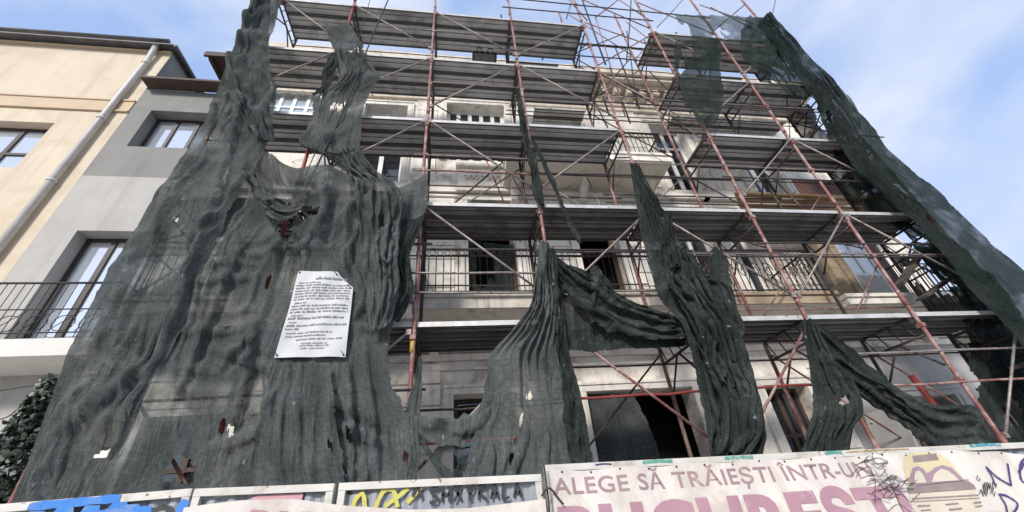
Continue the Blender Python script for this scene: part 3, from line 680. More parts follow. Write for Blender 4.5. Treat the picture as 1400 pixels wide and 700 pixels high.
# ------------------------------------------------------------------ torn debris nets: a small position-based cloth solver
def vnoise(shape_uv, fu, fv, seed, octv=3):
    """smooth value noise on a grid; fu, fv = cells across u and v"""
    U, V = shape_uv; r = np.random.RandomState(seed); out = np.zeros_like(U); amp = 1.0; tot = 0
    for k in range(octv):
        a, b = fu*2**k, fv*2**k
        G = r.rand(int(b)+4, int(a)+4)
        x = U*a; y = V*b; xi = np.floor(x).astype(int); yi = np.floor(y).astype(int)
        fx = x-xi; fy = y-yi; fx = fx*fx*(3-2*fx); fy = fy*fy*(3-2*fy)
        o = (G[yi, xi]*(1-fx)+G[yi, xi+1]*fx)*(1-fy)+(G[yi+1, xi]*(1-fx)+G[yi+1, xi+1]*fx)*fy
        out += (o-.5)*amp; tot += amp; amp *= .5
    return out/tot*2
def spline(P, n):
    """Catmull-Rom through the points, n samples, equal in control-point spacing by length"""
    P = np.asarray(P, float); d = np.r_[0, np.cumsum(np.linalg.norm(np.diff(P, axis=0), axis=1))]
    if d[-1] < 1e-6: return np.repeat(P[:1], n, 0)
    t = np.linspace(0, d[-1], n); i = np.clip(np.searchsorted(d, t, 'right')-1, 0, len(P)-2)
    h = np.maximum(d[i+1]-d[i], 1e-9); s = ((t-d[i])/h)[:, None]
    m = np.zeros_like(P); m[1:-1] = (P[2:]-P[:-2])/np.maximum(d[2:]-d[:-2], 1e-9)[:, None]; m[0] = (P[1]-P[0])/max(d[1], 1e-9); m[-1] = (P[-1]-P[-2])/max(d[-1]-d[-2], 1e-9)
    m0, m1 = m[i]*h[:, None], m[i+1]*h[:, None]
    return (2*s**3-3*s**2+1)*P[i]+(s**3-2*s**2+s)*m0+(-2*s**3+3*s**2)*P[i+1]+(s**3-s**2)*m1
def solve(p, ru, rv, wgt, soft, p0, iters, grav, ymax, bend):
    """relax cloth p[nv, nu, 3] with rest lengths; wgt = 0 where pinned; bend keeps creases wider than a few cells"""
    W = wgt
    def con(ax, k, rest, st, push_only):
        n = p.shape[ax]
        for o in range(2*k if k > 1 else 2):
            i0 = np.arange(o, n-k, 2*k if k > 1 else 2)
            if not len(i0): continue
            a, b = (p[:, i0], p[:, i0+k]) if ax == 1 else (p[i0], p[i0+k])
            wa, wb = (W[:, i0], W[:, i0+k]) if ax == 1 else (W[i0], W[i0+k])
            r = rest[:, i0] if ax == 1 else rest[i0]
            d = b-a; l = np.sqrt((d*d).sum(-1))+1e-9; e = l-r
            if push_only: e = np.minimum(e, 0)
            f = st*e/l/(wa+wb+1e-9)
            a = a+(f*wa)[..., None]*d; b = b-(f*wb)[..., None]*d
            if ax == 1: p[:, i0] = a; p[:, i0+k] = b
            else: p[i0] = a; p[i0+k] = b
    cu = np.pad(np.cumsum(ru, 1), ((0, 0), (1, 0))); cv = np.pad(np.cumsum(rv, 0), ((1, 0), (0, 0)))
    u4 = (cu[:, 4:]-cu[:, :-4])*.90; u2 = (cu[:, 2:]-cu[:, :-2])*.97
    v6 = (cv[6:]-cv[:-6])*.97; v2 = (cv[2:]-cv[:-2])*.99
    for it in range(iters):
        p[..., 2] -= grav*W
        p += (p0-p)*(soft*W)[..., None]
        con(1, 1, ru, .8, False); con(0, 1, rv, .8, False)
        con(1, 2, u2, bend, True); con(1, 4, u4, bend, True); con(0, 2, v2, .5, True); con(0, 6, v6, .4, True)
        if ymax is not None: p[..., 1] = np.where(W > 0, np.minimum(p[..., 1], ymax), p[..., 1])
    for it in range(2):
        q = p.copy()
        q[1:-1, 1:-1] = p[1:-1, 1:-1]*.4+(p[:-2, 1:-1]+p[2:, 1:-1])*.2+(p[1:-1, :-2]+p[1:-1, 2:])*.1
        p[:] = p+(q-p)*W[..., None]
    return p
def net(name, label, rows, nu, nv, Y=4.45, mat='net_green', slack=(.12, .04), pleats=(8, .05), pin='tb', soft=.01, iters=60, grav=.0008, ymax=4.53, bend=.15,
        holes=(), fray=.5, seed=1, world=False, group='torn debris nets hung on the scaffold', creases=(), warp=.6, crumple=.02, flat=None, lean=.35, bil=.45, gather=None, gatherv=None, gfade=0, folds=((0, 1, 8, 1), (7, .8, 7, .8), (-8, .8, 7, .8), (26, 1.5, 5, .45), (-30, 1.5, 5, .45), (3, .4, 8, .4), (-3, .38, 8, .4)), pw=1.7):
    ctl = []
    for r in rows:
        ctl.append([Vector(q) if world else at(q[0], q[1], q[2] if len(q) > 2 else Y) for q in r])
    R = np.stack([spline([np.array(q) for q in r], nu) for r in ctl])         # rows x nu x 3
    p = np.zeros((nv, nu, 3))
    # common parameter along v from the mean row distance
    for j in range(nu): p[:, j] = spline(R[:, j], nv)
    U, V = np.meshgrid(np.linspace(0, 1, nu), np.linspace(0, 1, nv))
    du = np.linalg.norm(np.diff(p, axis=1), axis=2); dv = np.linalg.norm(np.diff(p, axis=0), axis=2)
    wid = du.sum(1).mean(); length = dv.sum(0).mean()
    # fabric directions and normal
    tu = np.gradient(p, axis=1); tv = np.gradient(p, axis=0); nrm = np.cross(tu, tv); nrm /= np.linalg.norm(nrm, axis=2, keepdims=True)+1e-9
    if nrm[..., 1].mean() > 0: nrm = -nrm
    # pulled folds: sharp ridges at several angles that fork, fade and leave flat cloth between them
    xm, ym = U*wid, V*length; lam = wid/pleats[0]
    def ridged(ang, lx, ly, sd, pw):
        a_ = math.radians(ang); wx = .35*lx*warp*vnoise((U, V), max(2, wid/(lx*2.2)), max(2, length/(lx*2.2)), sd+40, 2)*3
        xr = xm*math.cos(a_)+ym*math.sin(a_)+wx; yr = -xm*math.sin(a_)+ym*math.cos(a_)
        xr = xr-xr.min(); yr = yr-yr.min()
        n_ = vnoise((xr/xr.max(), yr/yr.max()), max(1.5, xr.max()/lx), max(1.2, yr.max()/ly), sd, 1)
        return np.clip(1-np.abs(n_)*2.6, 0, 1)**pw
    rid = np.zeros_like(U)
    for k, (ang, fx_, fl, wt) in enumerate(folds):
        msk = np.clip(.62+2.2*vnoise((U, V), max(2, wid*1.1), max(2, length*1.1), seed+20+k, 2), 0, 1)
        rid += ridged(ang, lam*fx_*2, lam*fx_*2*fl, seed+k*3+1, pw)*wt*msk
    rid = (rid-rid.mean())*pleats[1]*1.5+vnoise((U, V), max(2, wid*1.0), max(2, length*.9), seed+3, 2)*pleats[1]*bil
    qx, qy = pj_arr(p)
    for cx0, cy0, cx1, cy1, ca, cw in creases:
        dx, dy = cx1-cx0, cy1-cy0; l2 = dx*dx+dy*dy
        t = ((qx-cx0)*dx+(qy-cy0)*dy)/l2; tt = np.clip(t, 0, 1)
        dd = ((qx-cx0)*dy-(qy-cy0)*dx)/math.sqrt(l2)+4*vnoise((U, V), 5, 5, seed+12)
        end = np.hypot(qx-cx0-tt*dx, qy-cy0-tt*dy); fade = np.sin(np.pi*np.clip(t*.9+.08, 0, 1))**.6*(np.abs(t-.5) < .58)
        rid = rid+ca*fade*(np.exp(-np.abs(dd)/cw)-.8*np.exp(-((dd-cw*1.2)/(cw*.7))**2))
    # tight pleats gathered along the cloth
    if gather:
        gp = U*gather[0]*2*math.pi+5.5*vnoise((U, V), 3, max(2, length*.8), seed+51, 2)*warp+2.2*vnoise((U, V), gather[0], max(2, length*.8), seed+52, 2)
        gs = np.abs(np.sin(gp/2))**.7*2-1
        rid = rid*.5+gs*gather[1]*np.clip(.7+2.2*vnoise((U, V), 3, max(2, length*.9), seed+53, 2), .08, 1.6)*(1-gfade*V)
    if gatherv:
        gp = V*gatherv[0]*2*math.pi+5*vnoise((U, V), max(3, wid*.8), 3, seed+61, 2)+1.5*vnoise((U, V), max(3, wid*.9), gatherv[0], seed+62, 2)
        rid = rid*.5+(np.abs(np.sin(gp/2))**.7*2-1)*gatherv[1]*np.clip(.75+2*vnoise((U, V), max(3, wid), 3, seed+63, 2), .1, 1.6)*np.clip(np.minimum(U, 1-U)*8, 0, 1)
    rid = rid+crumple*vnoise((U, V), max(4, wid*5), max(4, length*2), seed+5, 2)
    rid = rid*np.clip(np.minimum(U, 1-U)*14, .3, 1)
    if flat is not None:
        k = np.clip(np.maximum(np.abs(qx-flat[0])/flat[2], np.abs(qy-flat[1])/flat[3])*2-1.4, 0, 1); rid = rid*k
    # folds lie in front of the poles: keep the mean, let ridges come forward
    p = p+nrm*rid[..., None]
    # sideways lean of the folds so that some roll over
    tl = tu/(np.linalg.norm(tu, axis=2, keepdims=True)+1e-9)
    p = p+tl*(lean*rid*vnoise((U, V), 5, 4, seed+31, 2)*1.6)[..., None]
    p0 = p.copy()
    du = np.linalg.norm(np.diff(p, axis=1), axis=2); dv = np.linalg.norm(np.diff(p, axis=0), axis=2)
    # rest lengths: the flat outline plus slack, uneven so some parts pull tight
    ru = du*(1+slack[0]*(1+.8*vnoise((U[:, 1:], V[:, 1:]), 4, 5, seed+3))); rv = dv*(1+slack[1]*(1+.8*vnoise((U[1:], V[1:]), 5, 4, seed+4)))
    W = np.ones((nv, nu))
    if 't' in pin: W[0] = 0
    if 'b' in pin: W[-1] = 0
    if 'l' in pin: W[:, 0] = 0
    if 'r' in pin: W[:, -1] = 0
    if 'L' in pin: W[:, 0] = np.where(np.arange(nv) % 14 < 4, 0, 1)
    if 'R' in pin: W[:, -1] = np.where(np.arange(nv) % 14 < 4, 0, 1)
    if 'T' in pin: W[0] = np.where(np.arange(nu) % 12 < 3, 0, 1)
    sf_ = np.full((nv, nu), soft)
    sf_[:, :2] = np.maximum(soft, .05); sf_[:, -2:] = np.maximum(soft, .05)
    p = solve(p, ru, rv, W, sf_, p0, iters, grav, ymax, bend)
    # holes and frayed borders
    px, py = pj_arr(p)
    kill = np.zeros((nv-1, nu-1), bool)
    fx = (px[:-1, :-1]+px[1:, 1:])/2; fy = (py[:-1, :-1]+py[1:, 1:])/2
    hn = vnoise((U[:-1, :-1], V[:-1, :-1]), nu/5, nv/9, seed+7, 3)
    for h in holes:
        hx, hy, rx, ry = h[:4]; a = math.radians(h[4]) if len(h) > 4 else 0
        dx, dy = fx-hx, fy-hy
        ex, ey = dx*math.cos(a)+dy*math.sin(a), -dx*math.sin(a)+dy*math.cos(a)
        kill |= (ex/rx)**2+(ey/ry)**2+hn*1.9 < 1
    if fray:
        fr = vnoise((U[:-1, :-1], V[:-1, :-1]), nu/4, nv/4, seed+8, 2)
        e = np.minimum(np.arange(nu-1), np.arange(nu-1)[::-1])[None, :]*np.ones((nv-1, 1))
        kill |= (e < 2.2*(fr+fray-.25))
        e = np.minimum(np.arange(nv-1)+3, np.arange(nv-1)[::-1])[:, None]*np.ones((1, nu-1))
        kill |= (e < 2.5*(fr+fray-.3))
    vs = p.reshape(-1, 3); fs = []
    idx = np.arange(nv*nu).reshape(nv, nu)
    for j in range(nv-1):
        for i in range(nu-1):
            if not kill[j, i]: fs.append((idx[j, i], idx[j, i+1], idx[j+1, i+1], idx[j+1, i]))
    used = np.unique(np.array(fs)); re = -np.ones(nv*nu, int); re[used] = np.arange(len(used))
    base = vs[used].mean(0); base[2] = vs[used][:, 2].min()
    me = bpy.data.meshes.new(name); me.from_pydata((vs[used]-base).tolist(), [], [tuple(int(re[k]) for k in f) for f in fs])
    uvl = me.uv_layers.new(name='UVMap'); uo = (seed*1.37) % 5
    uvs = np.stack([U*wid+uo, V*length+uo*.7], -1).reshape(-1, 2)[used]
    li = np.zeros(len(me.loops), int); me.loops.foreach_get('vertex_index', li)
    uvl.data.foreach_set('uv', uvs[li].ravel())
    me.polygons.foreach_set('use_smooth', [True]*len(me.polygons))
    me.materials.append(MAT[mat])
    o = bpy.data.objects.new(name, me); col.objects.link(o); o.location = base
    tag(o, label, 'debris net', group)
    return o
def pj_arr(p):
    v = p-EYE; z = v@FW
    return 700+F*(v@RI)/z, 350-F*(v@UP)/z

# the tall strip beside the grey house (hangs in front of the wide sheet)
net('debris_net', 'tall grey net strip draped from the scaffold top down beside the grey house', [
    [(348,-14),(360,-14),(374,-12)], [(330,36),(345,34),(368,36)], [(308,92),(330,92),(352,88),(366,84)], [(292,135),(325,132),(352,130),(368,122)],
    [(262,196),(310,196),(345,196),(369,192)], [(232,245),(280,243),(315,240),(344,236)], [(200,290),(250,290),(285,290),(318,288)], [(173,333),(222,334),(258,334),(292,333)],
    [(138,392),(190,396),(230,398),(266,394)], [(103,460),(155,464),(200,466),(240,462)], [(74,530),(125,536),(165,538),(204,530)],
    [(48,600),(95,604),(135,606),(172,600)], [(18,676),(65,680),(102,680),(140,678)], [(-28,780),(30,780),(70,782),(100,780)]],
    100, 330, Y=4.38, mat='net_grey', slack=(0.0105, 0), pleats=(4.5, .075), pin='tblR', seed=11, ymax=4.5, iters=60,
    holes=[(130,513,7,4),(138,622,11,5,-20),(285,190,5,3,20),(240,300,4,3)], crumple=0.0128, fray=.12, creases=[(296,300,205,520,.16,7),(205,500,75,590,.10,8),(207,505,155,625,.09,7),(330,180,255,400,.07,8),(260,230,150,470,.06,6),(345,110,300,260,.08,6),(230,420,120,640,.06,7)])
# clump of gathered netting at its head
net('debris_net', 'crumpled dark net bunched round the top corner pole by the roof', [
    [(356,-20),(386,-20)], [(338,15),(380,20)], [(322,55),(370,60)], [(308,95),(372,100)], [(318,130),(378,128)], [(338,165),(374,160)], [(356,196),(376,190)]],
    60, 110, Y=4.3, mat='net_grey', slack=(.12, .05), gather=(4, .04), bil=1.1, lean=.6, folds=((20,1,4,1),(-25,1,4,1),(60,1.2,3,.8),(-50,1.3,3,.7)), pleats=(4, .12), pin='tb', seed=14, ymax=4.45, crumple=.06, soft=.02)
# wide sheet with the notice
net('debris_net', 'wide grey net sheet with long folds carrying the white site notice', [
    [(326,176),(352,190),(376,216),(408,232),(450,228),(486,243),(522,259),(556,250),(587,234)],
    [(306,248),(350,248),(396,262),(430,258),(465,258),(500,270),(530,275),(558,272),(584,262)],
    [(284,300),(335,298),(390,298),(435,296),(475,298),(515,300),(545,300),(582,290)],
    [(262,345),(315,343),(375,343),(425,342),(470,343),(510,345),(540,345),(562,338)],
    [(240,405),(295,403),(355,403),(410,402),(460,402),(505,403),(535,404),(563,392)],
    [(224,448),(280,447),(340,446),(400,446),(455,446),(500,446),(520,447),(538,440)],
    [(198,515),(250,515),(315,514),(380,514),(440,514),(490,514),(515,514),(533,512)],
    [(174,570),(230,572),(300,572),(370,570),(435,570),(490,570),(525,570),(558,566)],
    [(150,625),(210,626),(285,626),(360,624),(430,624),(490,624),(530,624),(566,618)],
    [(126,680),(190,682),(270,682),(350,680),(425,680),(490,680),(530,680),(566,670)], [(85,770),(160,770),(250,770),(340,770),(425,770),(490,770),(530,770),(570,770)]],
    220, 300, Y=4.42, mat='net_grey', slack=(0.0189, 0.002), flat=(426,430,62,66,0), pleats=(10, .075), pin='tbLR', seed=23, ymax=4.5, iters=60,
    holes=[(392,300,10,26,18),(418,290,16,9,-10),(366,386,5,12,18),(311,446,7,2.5),(247,644,18,15,-30),(305,586,11,10),(372,640,3,8,10),(553,625,12,14),(548,605,9,9),(452,610,3,9,-20),(475,590,4,12,-20),(468,640,3,9,-20),(388,430,3,5)], crumple=0.0128, fray=.3, creases=[(336,222,372,282,.14,8),(372,282,402,300,.10,7),(395,300,300,640,.10,8),(480,250,470,420,.10,8),(505,265,520,440,.10,7),(455,240,440,360,.08,7),(380,490,345,640,.10,7),(400,490,378,660,.10,6),(430,495,440,660,.08,7),(475,480,485,660,.10,7),(330,330,235,560,.08,7),(500,470,520,660,.09,6),(290,310,200,560,.09,7),(560,260,520,400,.10,7),(345,450,300,500,.06,6),(262,378,362,372,.07,4),(240,442,372,441,.05,4),(470,440,536,438,.05,4),(330,342,470,338,.06,5),(205,516,330,530,.05,5),(290,600,420,560,.07,6),(430,560,530,600,.07,6),(350,250,470,275,.09,7),(300,470,420,520,.06,6)])
net('debris_net', 'bunched net drape hanging from the rag over the top edge of the wide sheet', [
    [(462,206),(496,204)], [(474,228),(514,230)], [(486,246),(540,250)], [(486,272),(550,272)], [(490,310),(546,306)], [(492,350),(544,345)], [(498,395),(546,392)], [(502,446),(530,444)]],
    60, 130, Y=4.26, mat='net_grey', slack=(.04, .01), gather=(7, .04), bil=.5, lean=.5, pleats=(4, .09), pin='t', seed=141, ymax=4.36, crumple=.03, fray=.4, holes=[(520,300,4,8),(500,400,3,10)])
net('debris_net', 'narrow overlapping net panel with a frayed lower hem below the site notice', [
    [(372,494),(412,496),(452,494)], [(362,530),(408,532),(458,530)], [(352,575),(404,578),(464,574)], [(344,620),(402,624),(470,618)], [(338,668),(402,670),(476,664)], [(330,720),(402,720),(480,720)]],
    70, 110, Y=4.3, mat='net_grey', slack=(.03, .0), gather=(5, .02), gfade=.4, bil=.4, pleats=(4, .07), pin='t', seed=143, ymax=4.37, crumple=.02, holes=[(452,610,3,9,-20)])
net('debris_net', 'grey net loop slung from the tall strip across to the pole showing through a hole', [
    [(338,214),(356,244),(372,270),(394,283),(418,276)], [(334,222),(352,254),(369,282),(394,292),(414,284)], [(328,232),(347,264),(365,290),(390,299),(408,290)]],
    80, 40, Y=4.28, mat='net_grey', slack=(.02, .03), gatherv=(4, .03), bil=.2, pleats=(4, .03), pin='lr', seed=147, ymax=4.36, crumple=.02, soft=.035)
# right-hand rag of that sheet, whipped round the pole
net('debris_net', 'narrow net rag twisted round the foot of the pole with the yellow band', [
    [(573,486),(577,492)], [(566,520),(577,530)], [(556,548),(576,556)], [(556,580),(574,590)], [(560,615),(574,628)], [(556,650),(566,668)], [(556,720),(566,730)]],
    24, 70, Y=4.42, mat='net_grey', slack=(0.084, 0.0032), pleats=(3, .04), pin='tb', gather=(3, .02), bil=.3, seed=31, crumple=0.016)
net('debris_net', 'jagged net flap blown sideways off the wide sheet toward the pole', [
    [(548,300),(566,300),(584,292)], [(544,325),(558,325),(574,318)], [(540,352),(552,352),(560,350)], [(544,378),(556,380),(564,376)], [(542,405),(552,408),(566,400)], [(536,438),(540,440),(544,438)]],
    36, 60, Y=4.4, mat='net_green', slack=(0.063, 0.004), pleats=(4, .05), pin='tbr', gather=(4, .03), bil=.3, seed=33, crumple=0.0192)
# scraps high on the left
net('debris_net', 'small pale net scrap tied under the uppermost deck', [
    [(441,30),(460,34),(477,28)], [(446,45),(466,46),(488,46)], [(452,60),(472,60),(496,58)], [(455,68),(475,70),(498,66)]],
    40, 40, Y=4.45, mat='net_grey', slack=(0.0336, 0.004), pleats=(3, .03), pin='t', seed=41)
net('debris_net', 'knotted net hanging in a shirt-like rag between the upper decks', [
    [(458,66),(478,70),(496,66)], [(462,84),(485,86),(510,90)], [(463,104),(490,104),(522,104)], [(430,132),(470,126),(515,112)], [(427,150),(462,150),(500,142)],
    [(420,175),(456,176),(494,172)], [(410,196),(452,204),(492,200)], [(446,213),(470,214),(494,212)], [(468,228),(485,228),(502,228)], [(488,246),(500,246),(514,246)]],
    80, 120, Y=4.42, mat='net_grey', slack=(0.0546, 0.004), pleats=(5, .08), pin='tb', gather=(5, .03), bil=.9, lean=.6, folds=((0,1,6,1),(18,1,5,.9),(-20,1,5,.9),(50,1.3,3,.7),(-60,1.3,3,.6)), seed=43, ymax=4.5, crumple=.02, soft=.02,
    holes=[(462,146,9,6,-20),(440,122,8,10),(446,100,5,12)])
net('debris_net', 'loose net tail trailing from the knotted rag across the fourth deck', [
    [(452,72),(468,72)], [(440,100),(456,104)], [(438,118),(450,124)], [(426,128),(440,136)]],
    24, 40, Y=4.44, mat='net_green', slack=(0.084, 0.004), pleats=(3, .05), pin='tb', gather=(3, .02), bil=.3, seed=45, crumple=0.0192)
# twisted strand wound round the second pole
net('debris_net', 'thin dark net strand wound along a pole above the tent-shaped net', [
    [(704,122),(709,123)], [(708,148),(715,150)], [(713,180),(722,183)], [(718,206),(731,210)], [(726,232),(736,231)], [(727,258),(742,260)], [(739,285),(745,284)]],
    28, 90, Y=4.48, mat='net_green', slack=(0.105, 0.004), pleats=(3, .05), pin='tb', gather=(3, .025), bil=.3, seed=47, crumple=0.0192)
net('debris_net', 'long ragged net strand slanting below the third deck', [
    [(726,190),(731,192)], [(742,225),(748,226)], [(758,262),(764,262)], [(774,298),(780,298)], [(788,330),(796,336)]],
    14, 70, Y=4.42, mat='net_green', slack=(0.084, 0.0024), pleats=(2, .03), pin='tb', seed=49, crumple=0.0128)
# the tent
net('debris_net', 'tent-shaped net falling in a fan from a knot on the second pole', [
    [(737,334),(742,333),(749,335)], [(731,375),(744,377),(757,376)], [(724,415),(744,418),(764,415)], [(700,448),(738,450),(769,446)], [(668,486),(700,480),(735,482),(773,476)],
    [(664,515),(700,514),(740,516),(778,512)], [(655,555),(698,556),(742,558),(788,552)], [(645,595),(692,598),(745,600),(797,594)], [(634,640),(690,644),(748,644),(806,636)], [(618,730),(690,736),(750,736),(818,730)]],
    120, 150, Y=4.36, mat='net_grey', slack=(0.0462, 0.002), folds=((0,1,8,1),(3,.6,7,.7),(-6,1.2,6,.6),(25,1.6,3,.3)), bil=.35, gather=(9, .045), gfade=.6, pleats=(5, .12), pin='tb', seed=53, ymax=4.5, iters=60, crumple=0.0128,
    holes=[(722,541,4,4),(705,600,2,9,15),(712,575,2,9,15),(700,625,3,9,15),(781,580,3,12),(770,500,2,10)])
net('debris_net', 'dark net band bunched along the right flank of the tent-shaped net', [
    [(746,338),(756,345)], [(752,385),(764,388)], [(758,430),(771,432)], [(762,480),(778,480)], [(768,530),(792,530)], [(775,580),(803,580)], [(780,640),(812,636)], [(784,720),(820,720)]],
    36, 130, Y=4.3, mat='net_green', slack=(0.084, 0.0024), pleats=(4, .06), pin='tb', gather=(4, .04), bil=.3, seed=57, ymax=4.4, crumple=0.016)
# swag between the wide sheet and the tent
net('debris_net', 'rolled whitish net edge swagging between the pole and the tent-shaped net', [
    [(562,566),(580,572),(605,578),(630,578),(652,568),(676,540)], [(563,580),(582,592),(606,602),(632,602),(655,590),(680,572)]],
    90, 16, Y=4.4, gatherv=(4, .03), mat='net_grey', slack=(0.0252, 0.36), pleats=(3, .01), pin='lr', seed=61, crumple=0.0192, soft=.03, grav=.0002, fray=.2)
net('debris_net', 'thin torn net web hanging under the swag in front of the doorway', [
    [(566,580),(600,592),(635,592),(662,575)], [(572,600),(600,612),(632,612),(660,600)], [(585,622),(604,632),(628,632),(650,620)], [(604,648),(618,652),(632,652),(640,645)]],
    60, 40, Y=4.44, mat='net_thin', slack=(0.0336, 0.004), pleats=(6, .04), pin='t', seed=63, crumple=0.016, holes=[(610,600,16,8),(640,610,8,10),(590,610,8,8),(615,630,10,10)])
# sagging cloths between second and fourth pole
net('debris_net', 'heavy twisted net slung from the tent knot to the tall bunched net', [
    [(741,334),(768,356),(800,372),(830,392),(862,412),(900,425),(938,438)], [(742,346),(768,376),(800,402),(832,424),(866,436),(902,444),(938,450)], [(743,356),(770,395),(800,425),(834,446),(868,458),(904,462),(938,462)]],
    150, 60, Y=4.34, mat='net_green', slack=(.02, .03), gatherv=(5, .045), bil=.15, pleats=(4, .03), pin='lr', seed=67, crumple=.02, soft=.035, iters=60, grav=.0005, warp=1.2)
net('debris_net', 'flat dark net sheet hanging in front of the lowest deck beside the tall bunched net', [
    [(760,396),(800,412),(850,424),(900,430),(940,436)], [(764,430),(805,438),(850,442),(900,446),(940,450)], [(770,474),(810,476),(855,474),(900,472),(940,470)]],
    90, 50, Y=4.5, mat='net_green', slack=(0.0294, 0.0048), pleats=(5, .03), pin='tlr', seed=69, crumple=0.0192)
net('debris_net', 'pair of net ears standing up on the twisted sling before the balcony', [
    [(806,366),(814,362),(824,370)], [(808,390),(820,386),(836,394)], [(806,415),(824,412),(848,418)]],
    40, 30, Y=4.3, mat='net_green', slack=(0.0735, 0.004), pleats=(3, .05), pin='tb', gather=(4, .03), bil=.3, seed=71, crumple=0.0192)
# the tall bunched net
net('debris_net', 'tallest dark net gathered to a point above and swelling into a bulging bundle', [
    [(861,222),(874,224)], [(866,262),(892,260)], [(872,300),(910,292)], [(880,336),(928,330)], [(890,372),(950,366)], [(902,408),(990,386)], [(930,440),(1004,428)],
    [(944,480),(1018,470)], [(952,520),(1030,510)], [(960,560),(1040,548)], [(966,600),(1044,592)], [(974,628),(1036,632)]],
    110, 190, Y=4.25, mat='net_green', slack=(0.105, 0.004), pleats=(4, .10), bil=.3, lean=.5, gather=(9, .05), folds=((0,.9,9,1),(6,1.1,8,.8),(-7,1.1,8,.8)), pin='tb', seed=73, ymax=4.5, crumple=.02, soft=.012, iters=60, warp=1.0)
net('debris_net', 'second layer of the bulging bundle folded back on itself above the banner', [
    [(905,330),(945,350)], [(912,380),(966,378)], [(926,410),(985,410)], [(950,450),(1008,445)], [(966,500),(1020,490)], [(985,545),(1036,540)], [(985,590),(1040,585)], [(975,622),(1020,628)]],
    70, 110, Y=4.12, mat='net_green', slack=(0.105, 0.008), pleats=(4, .10), bil=.4, lean=.6, gather=(7, .05), folds=((0,.9,8,1),(10,1.1,7,.8),(-12,1.1,7,.8),(30,1.4,4,.5)), pin='tb', seed=79, ymax=4.3, crumple=.02, soft=.015, iters=60, warp=1.2, holes=[(922,368,9,6),(1000,530,8,14,-30)])
net('debris_net', 'peaked net ear sticking up beside the bulging bundle before the ornate balcony', [
    [(976,336),(986,338)], [(966,365),(996,368)], [(964,400),(1002,405)], [(970,440),(1010,445)]], 40, 50, Y=4.3, mat='net_green', slack=(0.084, 0.004), pleats=(4, .06), pin='tb', gather=(4, .03), bil=.3, seed=83, crumple=0.0224)
# right triangle and swag
net('debris_net', 'triangular net hanging in a point from the fourth pole over the banner', [
    [(1098,436),(1110,438)], [(1102,475),(1124,470)], [(1106,510),(1145,500)], [(1108,545),(1168,530)], [(1104,575),(1176,556)], [(1098,600),(1164,585)], [(1092,628),(1160,625)], [(1085,690),(1150,690)]],
    80, 100, Y=4.32, mat='net_green', slack=(0.0504, 0.0024), pleats=(4, .08), bil=.25, gather=(7, .04), folds=((0,1,8,1),(8,1.1,7,.7),(-9,1.1,7,.7)), pin='tb', seed=89, ymax=4.45, crumple=0.0192, holes=[(1158,546,9,5,-35)])
net('debris_net', 'net stretched in a long swag from the fourth pole down to the hoarding corner', [
    [(1102,438),(1150,470),(1195,505),(1240,534),(1285,552),(1332,556),(1352,585)], [(1104,450),(1148,488),(1192,520),(1236,548),(1280,566),(1325,576),(1358,600)], [(1108,470),(1145,516),(1186,548),(1228,576),(1270,606),(1316,622),(1370,616)]],
    140, 56, Y=4.36, mat='net_green', slack=(.02, .03), gatherv=(4, .04), bil=.15, pleats=(4, .03), pin='lr', seed=97, crumple=0.0384, soft=.035, grav=.0004, iters=60)
# top right
net('debris_net', 'see-through net sheet tied between the pole tops against the sky', [
    [(918,18),(960,20),(1005,22),(1046,24)], [(930,34),(968,36),(1010,38),(1052,40)], [(950,54),(985,54),(1020,56),(1062,58)]],
    90, 36, Y=4.52, mat='net_thin', slack=(0.0168, 0.0024), pleats=(4, .03), pin='Tlr', seed=101, holes=[(935,45,8,10),(985,46,9,8,-20),(925,38,6,6)])
net('debris_net', 'ragged translucent net triangle dangling by the highest right deck', [
    [(922,56),(952,54),(988,52)], [(921,90),(950,92),(985,96)], [(930,125),(956,128),(990,122)], [(945,152),(962,154),(986,148)], [(956,172),(965,176),(976,172)]],
    60, 80, Y=4.48, mat='net_mesh', slack=(0.0336, 0.0024), pleats=(5, .05), pin='tb', gather=(5, .02), bil=.3, seed=103, crumple=0.016, holes=[(945,70,10,12),(932,88,5,10)])
net('debris_net', 'dark doubled net wrapped over the outermost top corner of the scaffold', [
    [(1018,26),(1045,24),(1062,40)], [(1010,55),(1050,55),(1090,72)], [(1015,80),(1062,88),(1104,98)], [(1050,105),(1085,112),(1118,124)], [(1078,128),(1092,132),(1108,134)]],
    70, 80, Y=4.5, mat='net_mesh', slack=(0.042, 0.004), pleats=(5, .10), pin='tbR', gather=(5, .03), bil=.3, seed=107, crumple=.02, holes=[(1060,50,5,3),(1035,62,9,4)])
